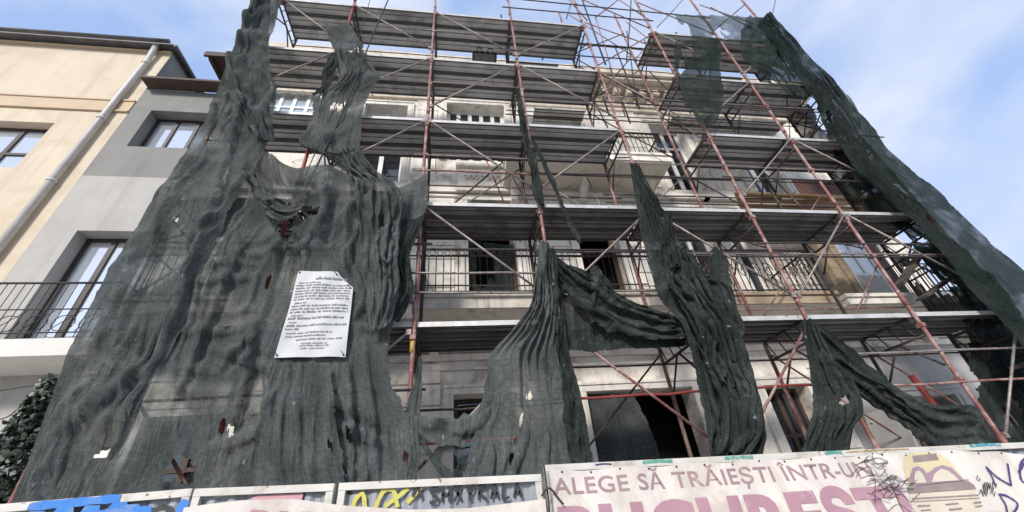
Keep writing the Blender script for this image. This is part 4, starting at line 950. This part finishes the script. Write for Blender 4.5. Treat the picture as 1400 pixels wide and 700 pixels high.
net('debris_net', 'long dark net strip closing the outer edge of the scaffold against the sky', [
    [(1036,34),(1046,22),(1052,18)], [(1064,70),(1078,62),(1090,60)], [(1080,92),(1094,84),(1108,80)], [(1102,122),(1118,110),(1134,104)], [(1116,142),(1134,134),(1146,122)], [(1126,170),(1150,158),(1168,146)], [(1146,196),(1172,188),(1196,178)], [(1164,224),(1190,218),(1212,202)], [(1184,246),(1214,242),(1240,226)],
    [(1222,280),(1254,272),(1288,264)], [(1252,304),(1288,302),(1318,296)], [(1280,340),(1316,334),(1352,328)], [(1322,392),(1360,384),(1402,372)], [(1380,452),(1420,446),(1470,438)], [(1440,540),(1480,530),(1540,520)], [(1530,680),(1570,680),(1640,680)]],
    70, 200, Y=4.44, mat='net_side', slack=(0.035, 0), pleats=(6, .075), bil=.5, lean=.4, gather=(9, .03), folds=((0,1,9,1),(8,.7,8,.8),(-10,1.1,7,.8),(25,1.4,4,.6),(-35,1.4,4,.5)), pin='tblR', fray=.2, seed=109, ymax=4.5, crumple=.02, iters=60,
    holes=[(1130,160,7,16,-40),(1312,338,9,2,40),(1165,205,4,9,-40),(1230,262,9,3,40),(1272,300,3,8,-40)])
net('debris_net', 'tangled thin net trailing along the inner side of the outermost net strip', [
    [(1108,112),(1128,112)], [(1116,140),(1142,150)], [(1128,176),(1165,182)], [(1142,210),(1190,215)], [(1152,248),(1220,250)], [(1178,282),(1258,280)], [(1228,312),(1290,316)], [(1262,352),(1330,360)], [(1300,398),(1372,402)], [(1322,450),(1420,450)]],
    56, 150, Y=4.85, mat='net_side', slack=(.05, .02), gather=(7, .05), bil=.6, pleats=(4, .10), pin='tb', seed=131, ymax=5.2, crumple=.04, holes=[(1150,190,10,12,-40),(1200,255,12,6,-40),(1150,235,8,10),(1262,330,14,8,40),(1300,385,9,8),(1180,270,8,8)])
net('debris_net', 'small pale see-through net scrap flapping outside the outermost net strip', [
    [(1136,118),(1150,116)], [(1148,136),(1168,142)], [(1158,152),(1176,160)], [(1166,168),(1176,176)]], 24, 30, Y=4.5, mat='net_thin', slack=(.05, .02), pleats=(3, .03), pin='tb', seed=137)
net('debris_net', 'green net wall hung across the open end of the scaffold', [
    [(8.72, 4.66, 12.4), (8.76, 5.1, 12.5), (8.72, 5.6, 12.4)], [(8.74, 4.66, 9), (8.84, 5.1, 9), (8.76, 5.7, 9)], [(8.8, 4.66, 6), (8.9, 5.1, 6), (8.8, 5.7, 6)], [(8.8, 4.66, 3), (8.92, 5.1, 3), (8.84, 5.7, 3)], [(8.8, 4.66, .1), (8.84, 5.1, .1), (8.8, 5.7, .1)]],
    40, 200, world=True, mat='net_side', slack=(0.0294, 0.0016), pleats=(4, .05), pin='tblr', seed=113, ymax=None, crumple=0.0192, holes=[(1240,320,24,26,30),(1170,165,40,50,-40),(1270,380,40,22,20),(1230,262,16,16),(1090,110,30,30),(1330,560,14,30,20)])
net('debris_net', 'dark green net piece hanging low at the far corner behind a grey plank', [
    [(1318,432),(1365,436),(1430,440)], [(1322,480),(1370,484),(1450,486)], [(1330,540),(1380,545),(1470,545)], [(1345,600),(1390,606),(1490,606)], [(1360,700),(1410,700),(1520,700)]],
    50, 60, Y=5.3, mat='net_side', slack=(0.035, 0), pleats=(5, .07), pin='tb', seed=111, ymax=5.45, crumple=0.0192, holes=[(1385,560,12,16)])
# tarp in the broken doorway
net('tarpaulin', 'black plastic sheet drawn aside inside the wide ground floor doorway', [
    [(800,538),(835,540),(868,541)], [(802,575),(848,578),(888,582)], [(800,620),(850,620),(902,622)], [(800,690),(852,690),(910,690)]],
    70, 60, Y=6.98, mat='net_grey', slack=(0.042, 0.0032), pleats=(5, .06), pin='tb', seed=117, ymax=7.1, crumple=0.0192, group=None, fray=.1)['category'] = 'tarpaulin'
net('tarpaulin', 'torn grey sheet hooked back in the first floor window behind the railing', [
    [(640,332),(672,333),(702,334)], [(642,350),(668,348),(700,352)], [(640,378),(650,372),(702,376)], [(640,398),(652,396),(702,398)]],
    50, 40, Y=6.99, mat='net_thin', slack=(0.042, 0.0032), pleats=(4, .05), pin='t', seed=119, ymax=7.1, crumple=0.016, group=None, fray=.1, holes=[(664,364,14,24)])['category'] = 'tarpaulin'

# ------------------------------------------------------------------ things on and about the scaffold
# notice
def P(x, y, Y): return Vector(at(x, y, Y))
nb = P(424, 488, 4.36)
nt_ = thing('site_notice', 'white printed site notice with one clipped corner pinned on the wide net', 'notice', nb)
def xz(x, y): q = at(x, y, 4.36); return (q[0], q[2])
TL, TR, CR, BR_, BL = xz(409, 372), xz(462, 374), xz(482, 393), xz(472, 488), xz(374, 488)
def sheetY(x, z): return 4.36+.016*math.sin(x*6+z*2)+.012*math.sin(z*5+x*2)+.008*math.sin(x*17-z*9)
mb = MB(); nx, nz = 16, 22; gridv = {}
for j in range(nz+1):
    for i in range(nx+1):
        u, v = i/nx, j/nz
        vl = v; zl = BL[1]+(TL[1]-BL[1])*v; xl = BL[0]+(TL[0]-BL[0])*v; xr = BR_[0]+(CR[0]-BR_[0])*v
        x = xl+(xr-xl)*u; z = zl+(BR_[1]-BL[1])*u*(1-v)
        if x > TR[0]: z = min(z, TR[1]+(CR[1]-TR[1])*(x-TR[0])/(CR[0]-TR[0]))
        gridv[i, j] = mb.bm.verts.new((x, sheetY(x, z), z))
for j in range(nz):
    for i in range(nx):
        try: mb.bm.faces.new((gridv[i, j], gridv[i+1, j], gridv[i+1, j+1], gridv[i, j+1]))
        except ValueError: pass
mb.build('sheet', 'paper', nt_, smooth=True)
mb = MB(); rr = random.Random(5)
H_ = TL[1]-BL[1]
lines = [(.87, .30, .92, .034), (.825, .03, .5, .016)]+[(.79-k*.034, .0, 1, .019) for k in range(6)]+[(.575, .03, .32, .018)]+[(.54-k*.036, .0, 1, .02) for k in range(3)]+[(.43, .03, .3, .016), (.395, .0, .97, .024), (.355, .03, .22, .014), (.315, 0, 1, .022), (.28, 0, .3, .018), (.235, .03, .8, .017), (.2, .03, .7, .015), (.16, .2, .97, .017), (.115, .3, .75, .014), (.09, .28, .78, .014), (.06, .3, .74, .014)]
def word_row(mb, xa, xb, z, h, Yf, mi=0):
    x = xa
    while x < xb-.01:
        wl = rr.uniform(.03, .11); x2 = min(xb, x+wl); xx = x
        while xx < x2-.004:
            cw = rr.uniform(.005, .010)
            hh = h*rr.choice((.62, .62, .8, 1))
            mb.poly([(xx, Yf(xx, z), z), (xx+cw, Yf(xx+cw, z), z), (xx+cw, Yf(xx+cw, z+hh), z+hh), (xx, Yf(xx, z+hh), z+hh)], mi); xx += cw+.0028
        x = x2+rr.uniform(.008, .014)
for v, a, b, h in lines:
    z = BL[1]+H_*v+.015; xl = BL[0]+(TL[0]-BL[0])*v; xr = BR_[0]+(CR[0]-BR_[0])*v
    word_row(mb, xl+(xr-xl)*a+.025, xl+(xr-xl)*b-.03, z, h*1.25, lambda x, z: sheetY(x, z)-.004)
mb.build('printed_text', 'print', nt_)
for q in (TL, TR, CR, BR_, BL):
    x_ = q[0]*.94+(TL[0]+BR_[0])/2*.06; z_ = q[1]*.955+(TL[1]+BR_[1])/2*.045
    mb = MB(); mb.tube([(x_, sheetY(x_, z_)-.006, z_), (x_, sheetY(x_, z_)+.05, z_)], .011, 8); mb.tube([(x_, sheetY(x_, z_)-.005, z_), (x_-.02, sheetY(x_, z_)-.012, z_+.03), (x_-.045, sheetY(x_, z_)+.0, z_+.055)], .004, 5)
    mb.build('tie', 'rope', nt_)

# crate on the deck
cr = thing('mortar_tub', 'black plastic mortar tub on the edge of the second highest deck', 'tub', (.62, 4.75, 9.77))
mb = MB()
def ring(mb, hx, hy, z, r=.05, n=5):
    pts = []
    for cx, cy, a0 in ((hx-r, hy-r, 0), (-hx+r, hy-r, 90), (-hx+r, -hy+r, 180), (hx-r, -hy+r, 270)):
        for k in range(n): a = math.radians(a0+90*k/(n-1)); pts.append((.62+cx+r*math.cos(a), 4.78+cy+r*math.sin(a), z))
    return [mb.bm.verts.new(q) for q in pts]
rs = [ring(mb, .21, .12, 9.79), ring(mb, .25, .15, 10.13), ring(mb, .27, .17, 10.13), ring(mb, .27, .17, 10.16), ring(mb, .24, .14, 10.16), ring(mb, .205, .115, 9.82)]
for a, b in zip(rs, rs[1:]):
    for k in range(len(a)): mb.bm.faces.new((a[k], a[(k+1) % len(a)], b[(k+1) % len(a)], b[k]))
mb.bm.faces.new(rs[0][::-1]); mb.bm.faces.new(rs[-1])
mb.build('tub_body', 'black_plastic', cr)
mb = MB()
for sx in (-.12, .12): mb.tube([(.62+sx-.06, 4.6, 10.12), (.62+sx-.05, 4.58, 10.22), (.62+sx+.05, 4.58, 10.22), (.62+sx+.06, 4.6, 10.12)], .012, 6)
mb.build('handle', 'black_plastic', cr)

# loose planks at the right end
for lab, p, q in (('weathered plank leaning upward past the white balcony door', (7.5, 5.0, 4.42), (9.0, 5.25, 5.35)), ('weathered plank lying lower, ending at the outer net strip', (7.85, 5.05, 4.2), (9.1, 5.2, 4.72)), ('short grey plank jutting from the end net above the hoarding', (8.15, 4.75, 2.9), (9.4, 4.95, 3.15))):
    c = (Vector(p)+Vector(q))/2
    mb = MB(); mb.beam(p, q, .19, .05); o = mb.build('timber_plank', 'grey_wood', bevel=.006); tag(o, lab, 'plank', 'loose planks on the scaffold')
# ropes and cables
def cable(name, label, pts, r, m_, cat, n=18, sagv=0):
    P_ = spline([np.array(q, float) for q in pts], n)
    mb = MB(); mb.tube([tuple(q) for q in P_], r, 6); o = mb.build(name, m_, smooth=True); return tag(o, label, cat)
cable('rope', 'dark hoist rope running from the sky down past the knotted rag', [at(534, -8, 4.3), at(505, 60, 4.33), at(470, 150, 4.36), at(408, 278, 4.42)], .013, 'rope', 'rope')
cable('rope', 'thinner second rope beside the hoist rope', [at(507, -5, 4.35), at(495, 40, 4.36), at(468, 120, 4.38), at(402, 276, 4.42)], .007, 'rope', 'rope')
cable('lightning_rod', 'thin wire rising above the outermost top corner into the sky', [at(1054, 30, 5.2), at(1062, -8, 5.2)], .012, 'cable', 'wire', 4)
cable('cable', 'thin street cable crossing before the grey house below its balcony', [at(-20, 537, 5.2), at(40, 528, 5.2), at(75, 524, 5.2), at(95, 520, 5.0)], .006, 'cable', 'cable')
cable('cable', 'slack cable dipping lower beside the ivy', [at(-20, 575, 5.2), at(10, 570, 5.2), at(40, 545, 5.2), at(75, 527, 5.2)], .006, 'cable', 'cable')
cable('cable', 'white loose wire looped under the decks on the grey wall', [at(1185, 478, 6.7), at(1205, 468, 6.7), at(1225, 474, 6.7), at(1250, 466, 6.7), at(1270, 470, 6.7)], .012, 'white_cable', 'cable')
cable('cable', 'white wire dangling in a loop before the boarded opening', [at(1190, 575, 5.9), at(1205, 586, 5.9), at(1215, 578, 5.9), at(1222, 560, 5.9), at(1232, 590, 5.9), at(1255, 596, 5.9)], .010, 'white_cable', 'cable')
# tilted grey board behind the swag
bd = MB().beam(at(1205, 560, 5.7), at(1245, 660, 5.7), .03, .62).build('plywood_board', 'plaster_grey'); tag(bd, 'pale grey board propped behind the swag net', 'board')

# ------------------------------------------------------------------ ivy
iv = thing('ivy_bush', 'dark glossy ivy growing up between the grey house and the wide net', 'ivy', (-5.3, 5.6, 0))
mb = MB(); rl = random.Random(9)
for k in range(9000):
    t = rl.random()**.8
    px_ = -14+t*122+rl.gauss(0, 4); ytop = 602-80*min(1, max(0, px_)/62)
    py_ = ytop+rl.random()**1.1*150+rl.gauss(0, 6); yy = 5.15+rl.uniform(-.22, .25)
    if px_ > 112 or (px_ > 75 and py_ < 530): continue
    c = Vector(at(px_, py_, yy)); s = rl.uniform(.015, .052)
    d = Vector((rl.gauss(0, 1), rl.gauss(-.9, .7), rl.gauss(.2, .8))).normalized(); a = d.orthogonal().normalized(); a = (Matrix.Rotation(rl.uniform(0, 6.28), 3, d) @ a); b = d.cross(a)
    v = [c+a*s*1.2, c+b*s*.62+a*s*.2+d*s*.12, c-a*s*.55+b*s*.5, c-a*s*.8, c-a*s*.55-b*s*.5, c-b*s*.62+a*s*.2+d*s*.12]
    mb.poly(v)
mb.build('foliage', 'leaf', iv)
mb = MB()
for k in range(9):
    x = -5.9+k*.15
    mb.tube([(x, 5.2, 0), (x+rl.uniform(-.1, .2), 5.22, .9), (x+rl.uniform(0, .3), 5.25, 1.7+k*.1)], [.03, .02, .012], 6)
mb.build('stem', 'bark', iv)

# ------------------------------------------------------------------ hoarding
HY = 3.05
def ztop(x): return 1.905-.021*(x+2.6)
def hoard(x0, x1, z0, z1, label, sheet='hoard_sheet', posts=True):
    t = thing('hoarding_panel', label, 'hoarding', ((x0+x1)/2, HY, 0), 'hoarding panels along the pavement')
    mb = MB(); n = int((x1-x0)/.03); pts = []
    prof = (0, 0, .014, .014)
    for k in range(n+1):
        x = x0+.03+(x1-x0-.06)*k/n; pts.append((x, HY+.03-prof[k % 4]*1.3))
    for (xa, ya), (xb, yb) in zip(pts, pts[1:]):
        mb.poly([(xa, ya, .06), (xb, yb, .06), (xb, yb, z1-.03-.0*(xb-x0)), (xa, ya, z1-.03)])
    mb.build('sheet', sheet, t)
    mb = MB()
    za, zb = z0, z1
    mb.beam((x0, HY, za-.02), (x1, HY, zb-.02), .045, .042); mb.beam((x0, HY, .08), (x1, HY, .08), .045, .042)
    for x, zz in ((x0+.022, za), (x1-.022, zb)): mb.box(x-.021, x+.021, HY-.021, HY+.021, .04, zz-.043)
    mb.build('frame', 'hoard_frame', t)
    mb = MB()
    for x in (x0+.12, x1-.12): mb.beam((x, HY+.05, 1.5), (x, HY+.75, .02), .04, .04); 
    for x in (x0+.1, x1-.5): mb.box(x, x+.4, HY+.5, HY+.9, 0, .12)
    mb.build('brace_foot', 'hoard_frame', t)
    return t
hp1 = hoard(-2.95, -1.60, 1.905, 1.918, 'metal hoarding panel splashed with blue paint')
hp2 = hoard(-1.585, -.765, 1.915, 1.888, 'metal hoarding panel between the blue-painted one and the yellow graffiti')
hp3 = hoard(-.735, .585, 1.888, 1.852, 'corrugated hoarding panel with yellow and black graffiti along its top')
hp4 = hoard(.615, 2.75, 1.905, 1.862, 'hoarding panel behind the start of the big printed banner')
hp5 = hoard(2.76, 5.3, 1.860, 1.80, 'hoarding panel under the emblem end of the banner, teal paint on its rail')
hp6 = hoard(-4.4, -2.965, 1.93, 1.905, 'hoarding panel in front of the ivy')

def ribbon(mb, pts, wd, y, n=24, yf=None):
    """flat brush stroke of width wd through (x, z) points at depth y"""
    P_ = spline([np.array([a, 0, b], float) for a, b in pts], n); 
    L_, R_ = [], []
    for i, q in enumerate(P_):
        d = P_[min(i+1, n-1)]-P_[max(i-1, 0)]; l = math.hypot(d[0], d[2]) or 1; nx_, nz_ = -d[2]/l, d[0]/l
        w_ = wd/2*(.75+.5*abs(math.sin(i*1.3)))
        for S, s in ((L_, 1), (R_, -1)):
            x, z = q[0]+nx_*w_*s, q[2]+nz_*w_*s
            S.append(mb.bm.verts.new((x, (yf(x, z) if yf else y), z)))
    for i in range(n-1):
        try: mb.bm.faces.new((L_[i], L_[i+1], R_[i+1], R_[i]))
        except ValueError: pass
    return mb
# paint on the metal panels
yp = HY+.005
mb = MB()
for k in range(9):
    x0 = -2.42+k*.07; ribbon(mb, [(x0, 1.55+rr.uniform(0, .1)), (x0+.02, 1.7), (x0+.03, 1.86+rr.uniform(-.03, .02))], .085, HY-.0265-k*.0004, 8)
ribbon(mb, [(-2.45, 1.885), (-2.2, 1.89), (-1.98, 1.895)], .04, HY-.0262, 8); ribbon(mb, [(-1.66, 1.6), (-1.64, 1.75), (-1.61, 1.86)], .05, HY-.0275, 8)
mb.build('paint_splash', 'paint_blue', hp1)
mb = MB()
for k in range(3): ribbon(mb, [(-2.0+k*.1, 1.78), (-1.93+k*.1, 1.83), (-1.86+k*.1, 1.79), (-1.9+k*.1, 1.72)], .03, HY-.028-k*.0004, 12)
mb.build('graffiti', 'ink', hp1)
mb = MB(); ribbon(mb, [(-1.25, 1.83), (-1.05, 1.835), (-.95, 1.83)], .04, HY-.002, 8); mb.build('paint_splash', 'paint_pink', hp2)
mb = MB()
for pts in ([(-.64, 1.74), (-.62, 1.80), (-.585, 1.82), (-.56, 1.74)], [(-.50, 1.73), (-.46, 1.82), (-.40, 1.83), (-.36, 1.73)], [(-.44, 1.74), (-.36, 1.79), (-.30, 1.83)], [(-.30, 1.75), (-.22, 1.83)]): ribbon(mb, pts, .024, HY-.003-.0005*len(mb.bm.verts)/40, 12)
mb.build('graffiti', 'paint_yellow', hp3)
mb = MB(); x = -.10
def stroke_text(mb, glyphs, x, z, h, wd, y, slope=0, yf=None):
    for gph in glyphs:
        wmax = 0
        for st in gph:
            ribbon(mb, [(x+a*h, z+b*h+slope*(x+a*h)) for a, b in st], wd, y-.0006*(len(mb.bm.verts) % 7), 14, yf); wmax = max(wmax, max(a for a, b in st))
        x += wmax*h+h*.35
    return x
GL = {'S': [[(.6, .9), (.2, 1), (.05, .72), (.5, .45), (.5, .1), (0, .05)]], 'H': [[(0, 0), (.05, 1)], [(.55, 0), (.55, 1)], [(0, .5), (.55, .5)]], 'X': [[(0, 0), (.6, 1)], [(0, 1), (.6, 0)]], 'Y': [[(0, 1), (.3, .5), (.6, 1)], [(.3, .5), (.25, 0)]],
      'R': [[(0, 0), (.05, 1)], [(.05, 1), (.55, .85), (.1, .5), (.6, 0)]], 'A': [[(0, 0), (.3, 1), (.6, 0)], [(.1, .35), (.5, .35)]], 'L': [[(.05, 1), (0, 0), (.5, .08)]], 'N': [[(0, 0), (.12, 1), (.5, .05), (.72, 1)]], 'O': [[(.35, 1), (.02, .6), (.3, .02), (.68, .4), (.36, 1)]],
      'D': [[(0, 0), (.15, 1)], [(.15, 1), (.75, .7), (.6, .15), (0, 0)]]}
stroke_text(mb, [GL[k] for k in 'SHXYRALA'], -.16, 1.735, .085, .017, HY-.004, -.02)
ribbon(mb, [(-.27, 1.78), (-.24, 1.83), (-.215, 1.77)], .02, HY-.008, 8)
mb.build('graffiti', 'ink', hp3)
for hp, lst in ((hp4, [(1.33, 1.56, 'paint_green'), (.98, 1.10, 'ink_blue')]), (hp4, [(1.97, 2.20, 'paint_green')]), (hp5, [(2.80, 2.95, 'paint_green'), (4.12, 4.42, 'paint_teal')]), (hp5, [(2.98, 3.55, 'paint_orange')])):
    for a, b, m_ in lst:
        mb = MB(); zc = lambda x: 1.905-.0205*(x-.615)-.015
        ribbon(mb, [(a, zc(a)), ((a+b)/2, zc((a+b)/2)+.004), (b, zc(b))], .020 if m_ not in ('ink_blue', 'paint_orange') else .010, HY-.0245, 10); mb.build('paint_splash', m_, hp)

# banners
def bY(x, z):
    zz = zt_b(x)-z
    return 2.982+.012*math.sin(x*3.1+z*2)+.009*math.sin(x*9.0-z*7)+.006*math.sin(x*17+z*13+2*math.sin(x*4))+.014*math.sin(x*1.3+1)*min(1, zz*2.5)-.012*min(1, zz*3)+.006*math.sin(x*21+z*5)*max(0, 1-zz*6)
def zt_b(x): return 1.868-.0205*(x-.64)-.012*abs(math.sin((x-.64)*math.pi/.52))**1.5-(.05*max(0, x-3.9)/.6 if x > 3.9 else 0)
def cloth_panel(x0, x1, z0, zt, yf, nx_, nz_, name, m_, parent):
    mb = MB(); V_ = [[mb.bm.verts.new((x, yf(x, z0+(zt(x)-z0)*j/nz_), z0+(zt(x)-z0)*j/nz_)) for j in range(nz_+1)] for x in [x0+(x1-x0)*i/nx_ for i in range(nx_+1)]]
    for i in range(nx_):
        for j in range(nz_): mb.bm.faces.new((V_[i][j], V_[i+1][j], V_[i+1][j+1], V_[i][j+1]))
    return mb.build(name, m_, parent, smooth=True)
bn = thing('banner', 'long creased white banner with mauve lettering and a yellow emblem', 'banner', (2.6, HY, 0), 'printed banners on the hoarding')
cloth_panel(.64, 5.2, .5, zt_b, bY, 300, 50, 'sheet', 'banner', bn)
def text_mesh(s, x, z, h, width, m_, name, parent, yf, slope=0, spacing=1.0, off=.003, bold=0):
    cu = bpy.data.curves.new('txt', 'FONT'); cu.body = s; cu.size = 1; cu.space_character = spacing; cu.offset = bold; cu.resolution_u = 4
    to = bpy.data.objects.new('txt', cu); col.objects.link(to)
    dg = bpy.context.evaluated_depsgraph_get(); me = bpy.data.meshes.new_from_object(to.evaluated_get(dg))
    bpy.data.objects.remove(to); bpy.data.curves.remove(cu)
    bm = bmesh.new(); bm.from_mesh(me); bpy.data.meshes.remove(me)
    bm2 = bm
    xs = [v.co.x for v in bm.verts]; x0_, x1_ = min(xs), max(xs); sx = width/(x1_-x0_); sy = h/.72
    for v in bm.verts: v.co = Vector((x+(v.co.x-x0_)*sx, 0, z+v.co.y*sy))
    bmesh.ops.triangulate(bm, faces=bm.faces)
    stp = .04; k = x+stp
    while k < x+width:
        bmesh.ops.bisect_plane(bm, geom=bm.verts[:]+bm.edges[:]+bm.faces[:], plane_co=(k, 0, 0), plane_no=(1, 0, 0)); k += stp
    k = z-.1
    while k < z+h*1.5:
        bmesh.ops.bisect_plane(bm, geom=bm.verts[:]+bm.edges[:]+bm.faces[:], plane_co=(0, 0, k), plane_no=(0, 0, 1)); k += .04
    for v in bm.verts:
        v.co.z += slope*(v.co.x-x); v.co.y = yf(v.co.x, v.co.z)-off
    q = MB(); q.bm.free(); q.bm = bm
    return q.build(name, m_, parent)
text_mesh('ALEGE SĂ TRĂIEȘTI ÎNTR-UN', .645, 1.722, .098, 2.42, 'letter_mauve', 'lettering', bn, bY, -.0195, 1.06, bold=.012)
text_mesh('BUCUREȘTI', .66, 1.365, .285, 2.56, 'letter_pink', 'lettering', bn, bY, -.0205, 1.1, .004, bold=.05)
text_mesh('CU VIITOR', .66, .98, .2, 2.2, 'letter_mauve', 'lettering', bn, bY, -.02, 1.05, bold=.02) if False else None
# emblem: yellow block with twin arches over a dark band and cream storeys
em = []
def flat(pts, m_, name, parent, off, cuts=True):
    mb = MB(); bm = mb.bm; vs = [bm.verts.new((a, 0, b)) for a, b in pts]; bm.faces.new(vs); bmesh.ops.triangulate(bm, faces=bm.faces[:])
    xs = [a for a, b in pts]; zs = [b for a, b in pts]; k = min(xs)+.03
    while k < max(xs): bmesh.ops.bisect_plane(bm, geom=bm.verts[:]+bm.edges[:]+bm.faces[:], plane_co=(k, 0, 0), plane_no=(1, 0, 0)); k += .03
    k = min(zs)+.03
    while k < max(zs): bmesh.ops.bisect_plane(bm, geom=bm.verts[:]+bm.edges[:]+bm.faces[:], plane_co=(0, 0, k), plane_no=(0, 0, 1)); k += .03
    for v in bm.verts: v.co.y = bY(v.co.x, v.co.z)-off
    return mb.build(name, m_, parent)
def bz(px_, py_): q = at(px_, py_, 2.99); return (q[0], q[2])
def bzl(l): return [bz(*q) for q in l]
eb = flat(bzl([(1232,640),(1236,622),(1258,618),(1278,618),(1296,630),(1312,655),(1238,664)]), 'emblem_yellow', 'emblem', bn, .003)
flat(bzl([(1248,623),(1279,620),(1282,629),(1250,632)]), 'emblem_brown', 'emblem_sign', eb, .005)
ar = [bz(1240+40*t/10, 663-27*math.sin(math.pi*min(1, max(0, (t+.6)/11.2)))**.6-t*.5*.3) for t in range(11)]
flat(bzl([(1240,664),(1241,650),(1247,640),(1256,637),(1264,641),(1270,650),(1276,640),(1286,636),(1298,640),(1306,649),(1314,658)]), 'emblem_purple', 'emblem_arch', eb, .0055)
flat(bzl([(1247,661),(1247,652),(1251,645),(1257,643),(1262,648),(1266,660)]), 'emblem_cream', 'emblem_arch_fill', eb, .008)
flat(bzl([(1274,659),(1277,648),(1284,641),(1293,644),(1301,651),(1306,657)]), 'emblem_cream', 'emblem_arch_fill', eb, .008)
flat(bzl([(1236,666),(1318,658),(1326,664),(1328,669),(1240,675)]), 'emblem_brown', 'emblem_band', eb, .0065)
flat(bzl([(1240,675.5),(1328,669.5),(1336,700),(1342,730),(1240,730)]), 'emblem_cream', 'emblem_storeys', eb, .0035)
mb = MB()
for (a, b, c_, d, w_) in ((1242,682,1332,677,.007),(1243,686,1334,681,.004),(1250,692,1268,691,.008),(1288,690,1306,688,.008),(1326,688,1336,686,.008),(1254,698,1270,697,.006),(1292,697,1310,695,.01),(1328,693,1338,691,.006),(1245,664,1318,656,.004)):
    ribbon(mb, [bz(a, b), bz((a+c_)/2, (b+d)/2), bz(c_, d)], w_, 0, 16, lambda x, z: bY(x, z)-.009)
mb.build('emblem_lines', 'emblem_brown', eb)
# hand scribbles on the banner
mb = MB(); r2 = random.Random(21)
yb = lambda x, z: bY(x, z)-.0095
for k in range(30):
    t = r2.random(); cx, cy = 1186+t*50+r2.gauss(0, 6), 640+t*42+r2.gauss(0, 9); a = r2.uniform(10, 26)
    ribbon(mb, [bz(cx-a, cy+r2.uniform(-4, 6)), bz(cx-a*.3, cy-r2.uniform(0, 8)), bz(cx+a*.3, cy+r2.uniform(0, 8)), bz(cx+a, cy+r2.uniform(-6, 10))], .0028, 0, 14, yb)
for pts in ([(1192,618),(1192,632)], [(1180,632),(1200,626),(1212,633),(1190,634)], [(1205,640),(1222,690),(1240,720)], [(1186,640),(1192,660),(1188,690)]): ribbon(mb, bzl(pts), .004, 0, 14, yb)
for k in range(10):
    cx, cy = 1330+r2.uniform(0, 22), 664+r2.uniform(0, 12); ribbon(mb, [bz(cx, cy), bz(cx+2, cy-6), bz(cx+5, cy+3), bz(cx+7, cy-3)], .005, 0, 10, yb)
ribbon(mb, bzl([(1331,650),(1329,656),(1334,657),(1333,653)]), .005, 0, 8, yb)
mb.build('scribble', 'ink', bn)
mb = MB()
for pts in ([(1344,638),(1352,650),(1357,664)], [(1344,638),(1360,652),(1380,664)], [(1380,664),(1376,648),(1372,634)], [(1398,626),(1388,640),(1392,658),(1404,662)], [(1386,646),(1398,634),(1406,650)], [(1360,676),(1372,678),(1386,688),(1380,704)], [(1362,678),(1370,690),(1376,712)]):
    ribbon(mb, bzl(pts), .013, 0, 16, yb)
mb.build('scribble', 'ink_blue', bn)
# eyelets and ties
x = .72
while x < 5.1:
    z = zt_b(x)-.012; mb = MB(); mb.tube([(x, bY(x, z)-.004, z), (x, bY(x, z)+.002, z)], .007, 8); mb.build('eyelet', 'ink', bn); x += .21
# lower banner slung across the left panels
_c = np.array([at(x, y, 2.965) for x, y in ((255, 694), (268, 692), (330, 684), (400, 682), (470, 691), (560, 697), (640, 695), (738, 683), (760, 680))])
def zt_c(x): return float(np.interp(x, _c[:, 0], _c[:, 2]))
def bY2(x, z): return 2.965+.014*math.sin(x*4+z*3)+.006*math.sin(x*13+z*9)-.01
b2 = thing('banner', 'slack dirty banner sagging below the graffiti panel', 'banner', (-.5, HY, 0), 'printed banners on the hoarding')
cloth_panel(-1.57, .585, .5, zt_c, bY2, 140, 40, 'sheet', 'banner', b2)
text_mesh('BUCUREȘTI', at(345, 690, 2.96)[0], at(370, 693, 2.96)[2]-.28, .27, 1.5, 'letter_pink', 'lettering', b2, bY2, -.11, 1.1, .004, bold=.05)
cable('cable', 'black wire knotted round the joint of the two banners', [(.60, 2.96, .9), (.598, 2.955, 1.5), (.603, 2.95, 1.70), (.60, 2.96, 1.9)], .006, 'cable', 'cable')
cable('cable', 'black knot of wire tying the sagging banner to the fence post', [(.56, 2.95, 1.72), (.60, 2.93, 1.76), (.63, 2.94, 1.75), (.67, 2.95, 1.70), (.70, 2.955, 1.665)], .006, 'cable', 'cable')
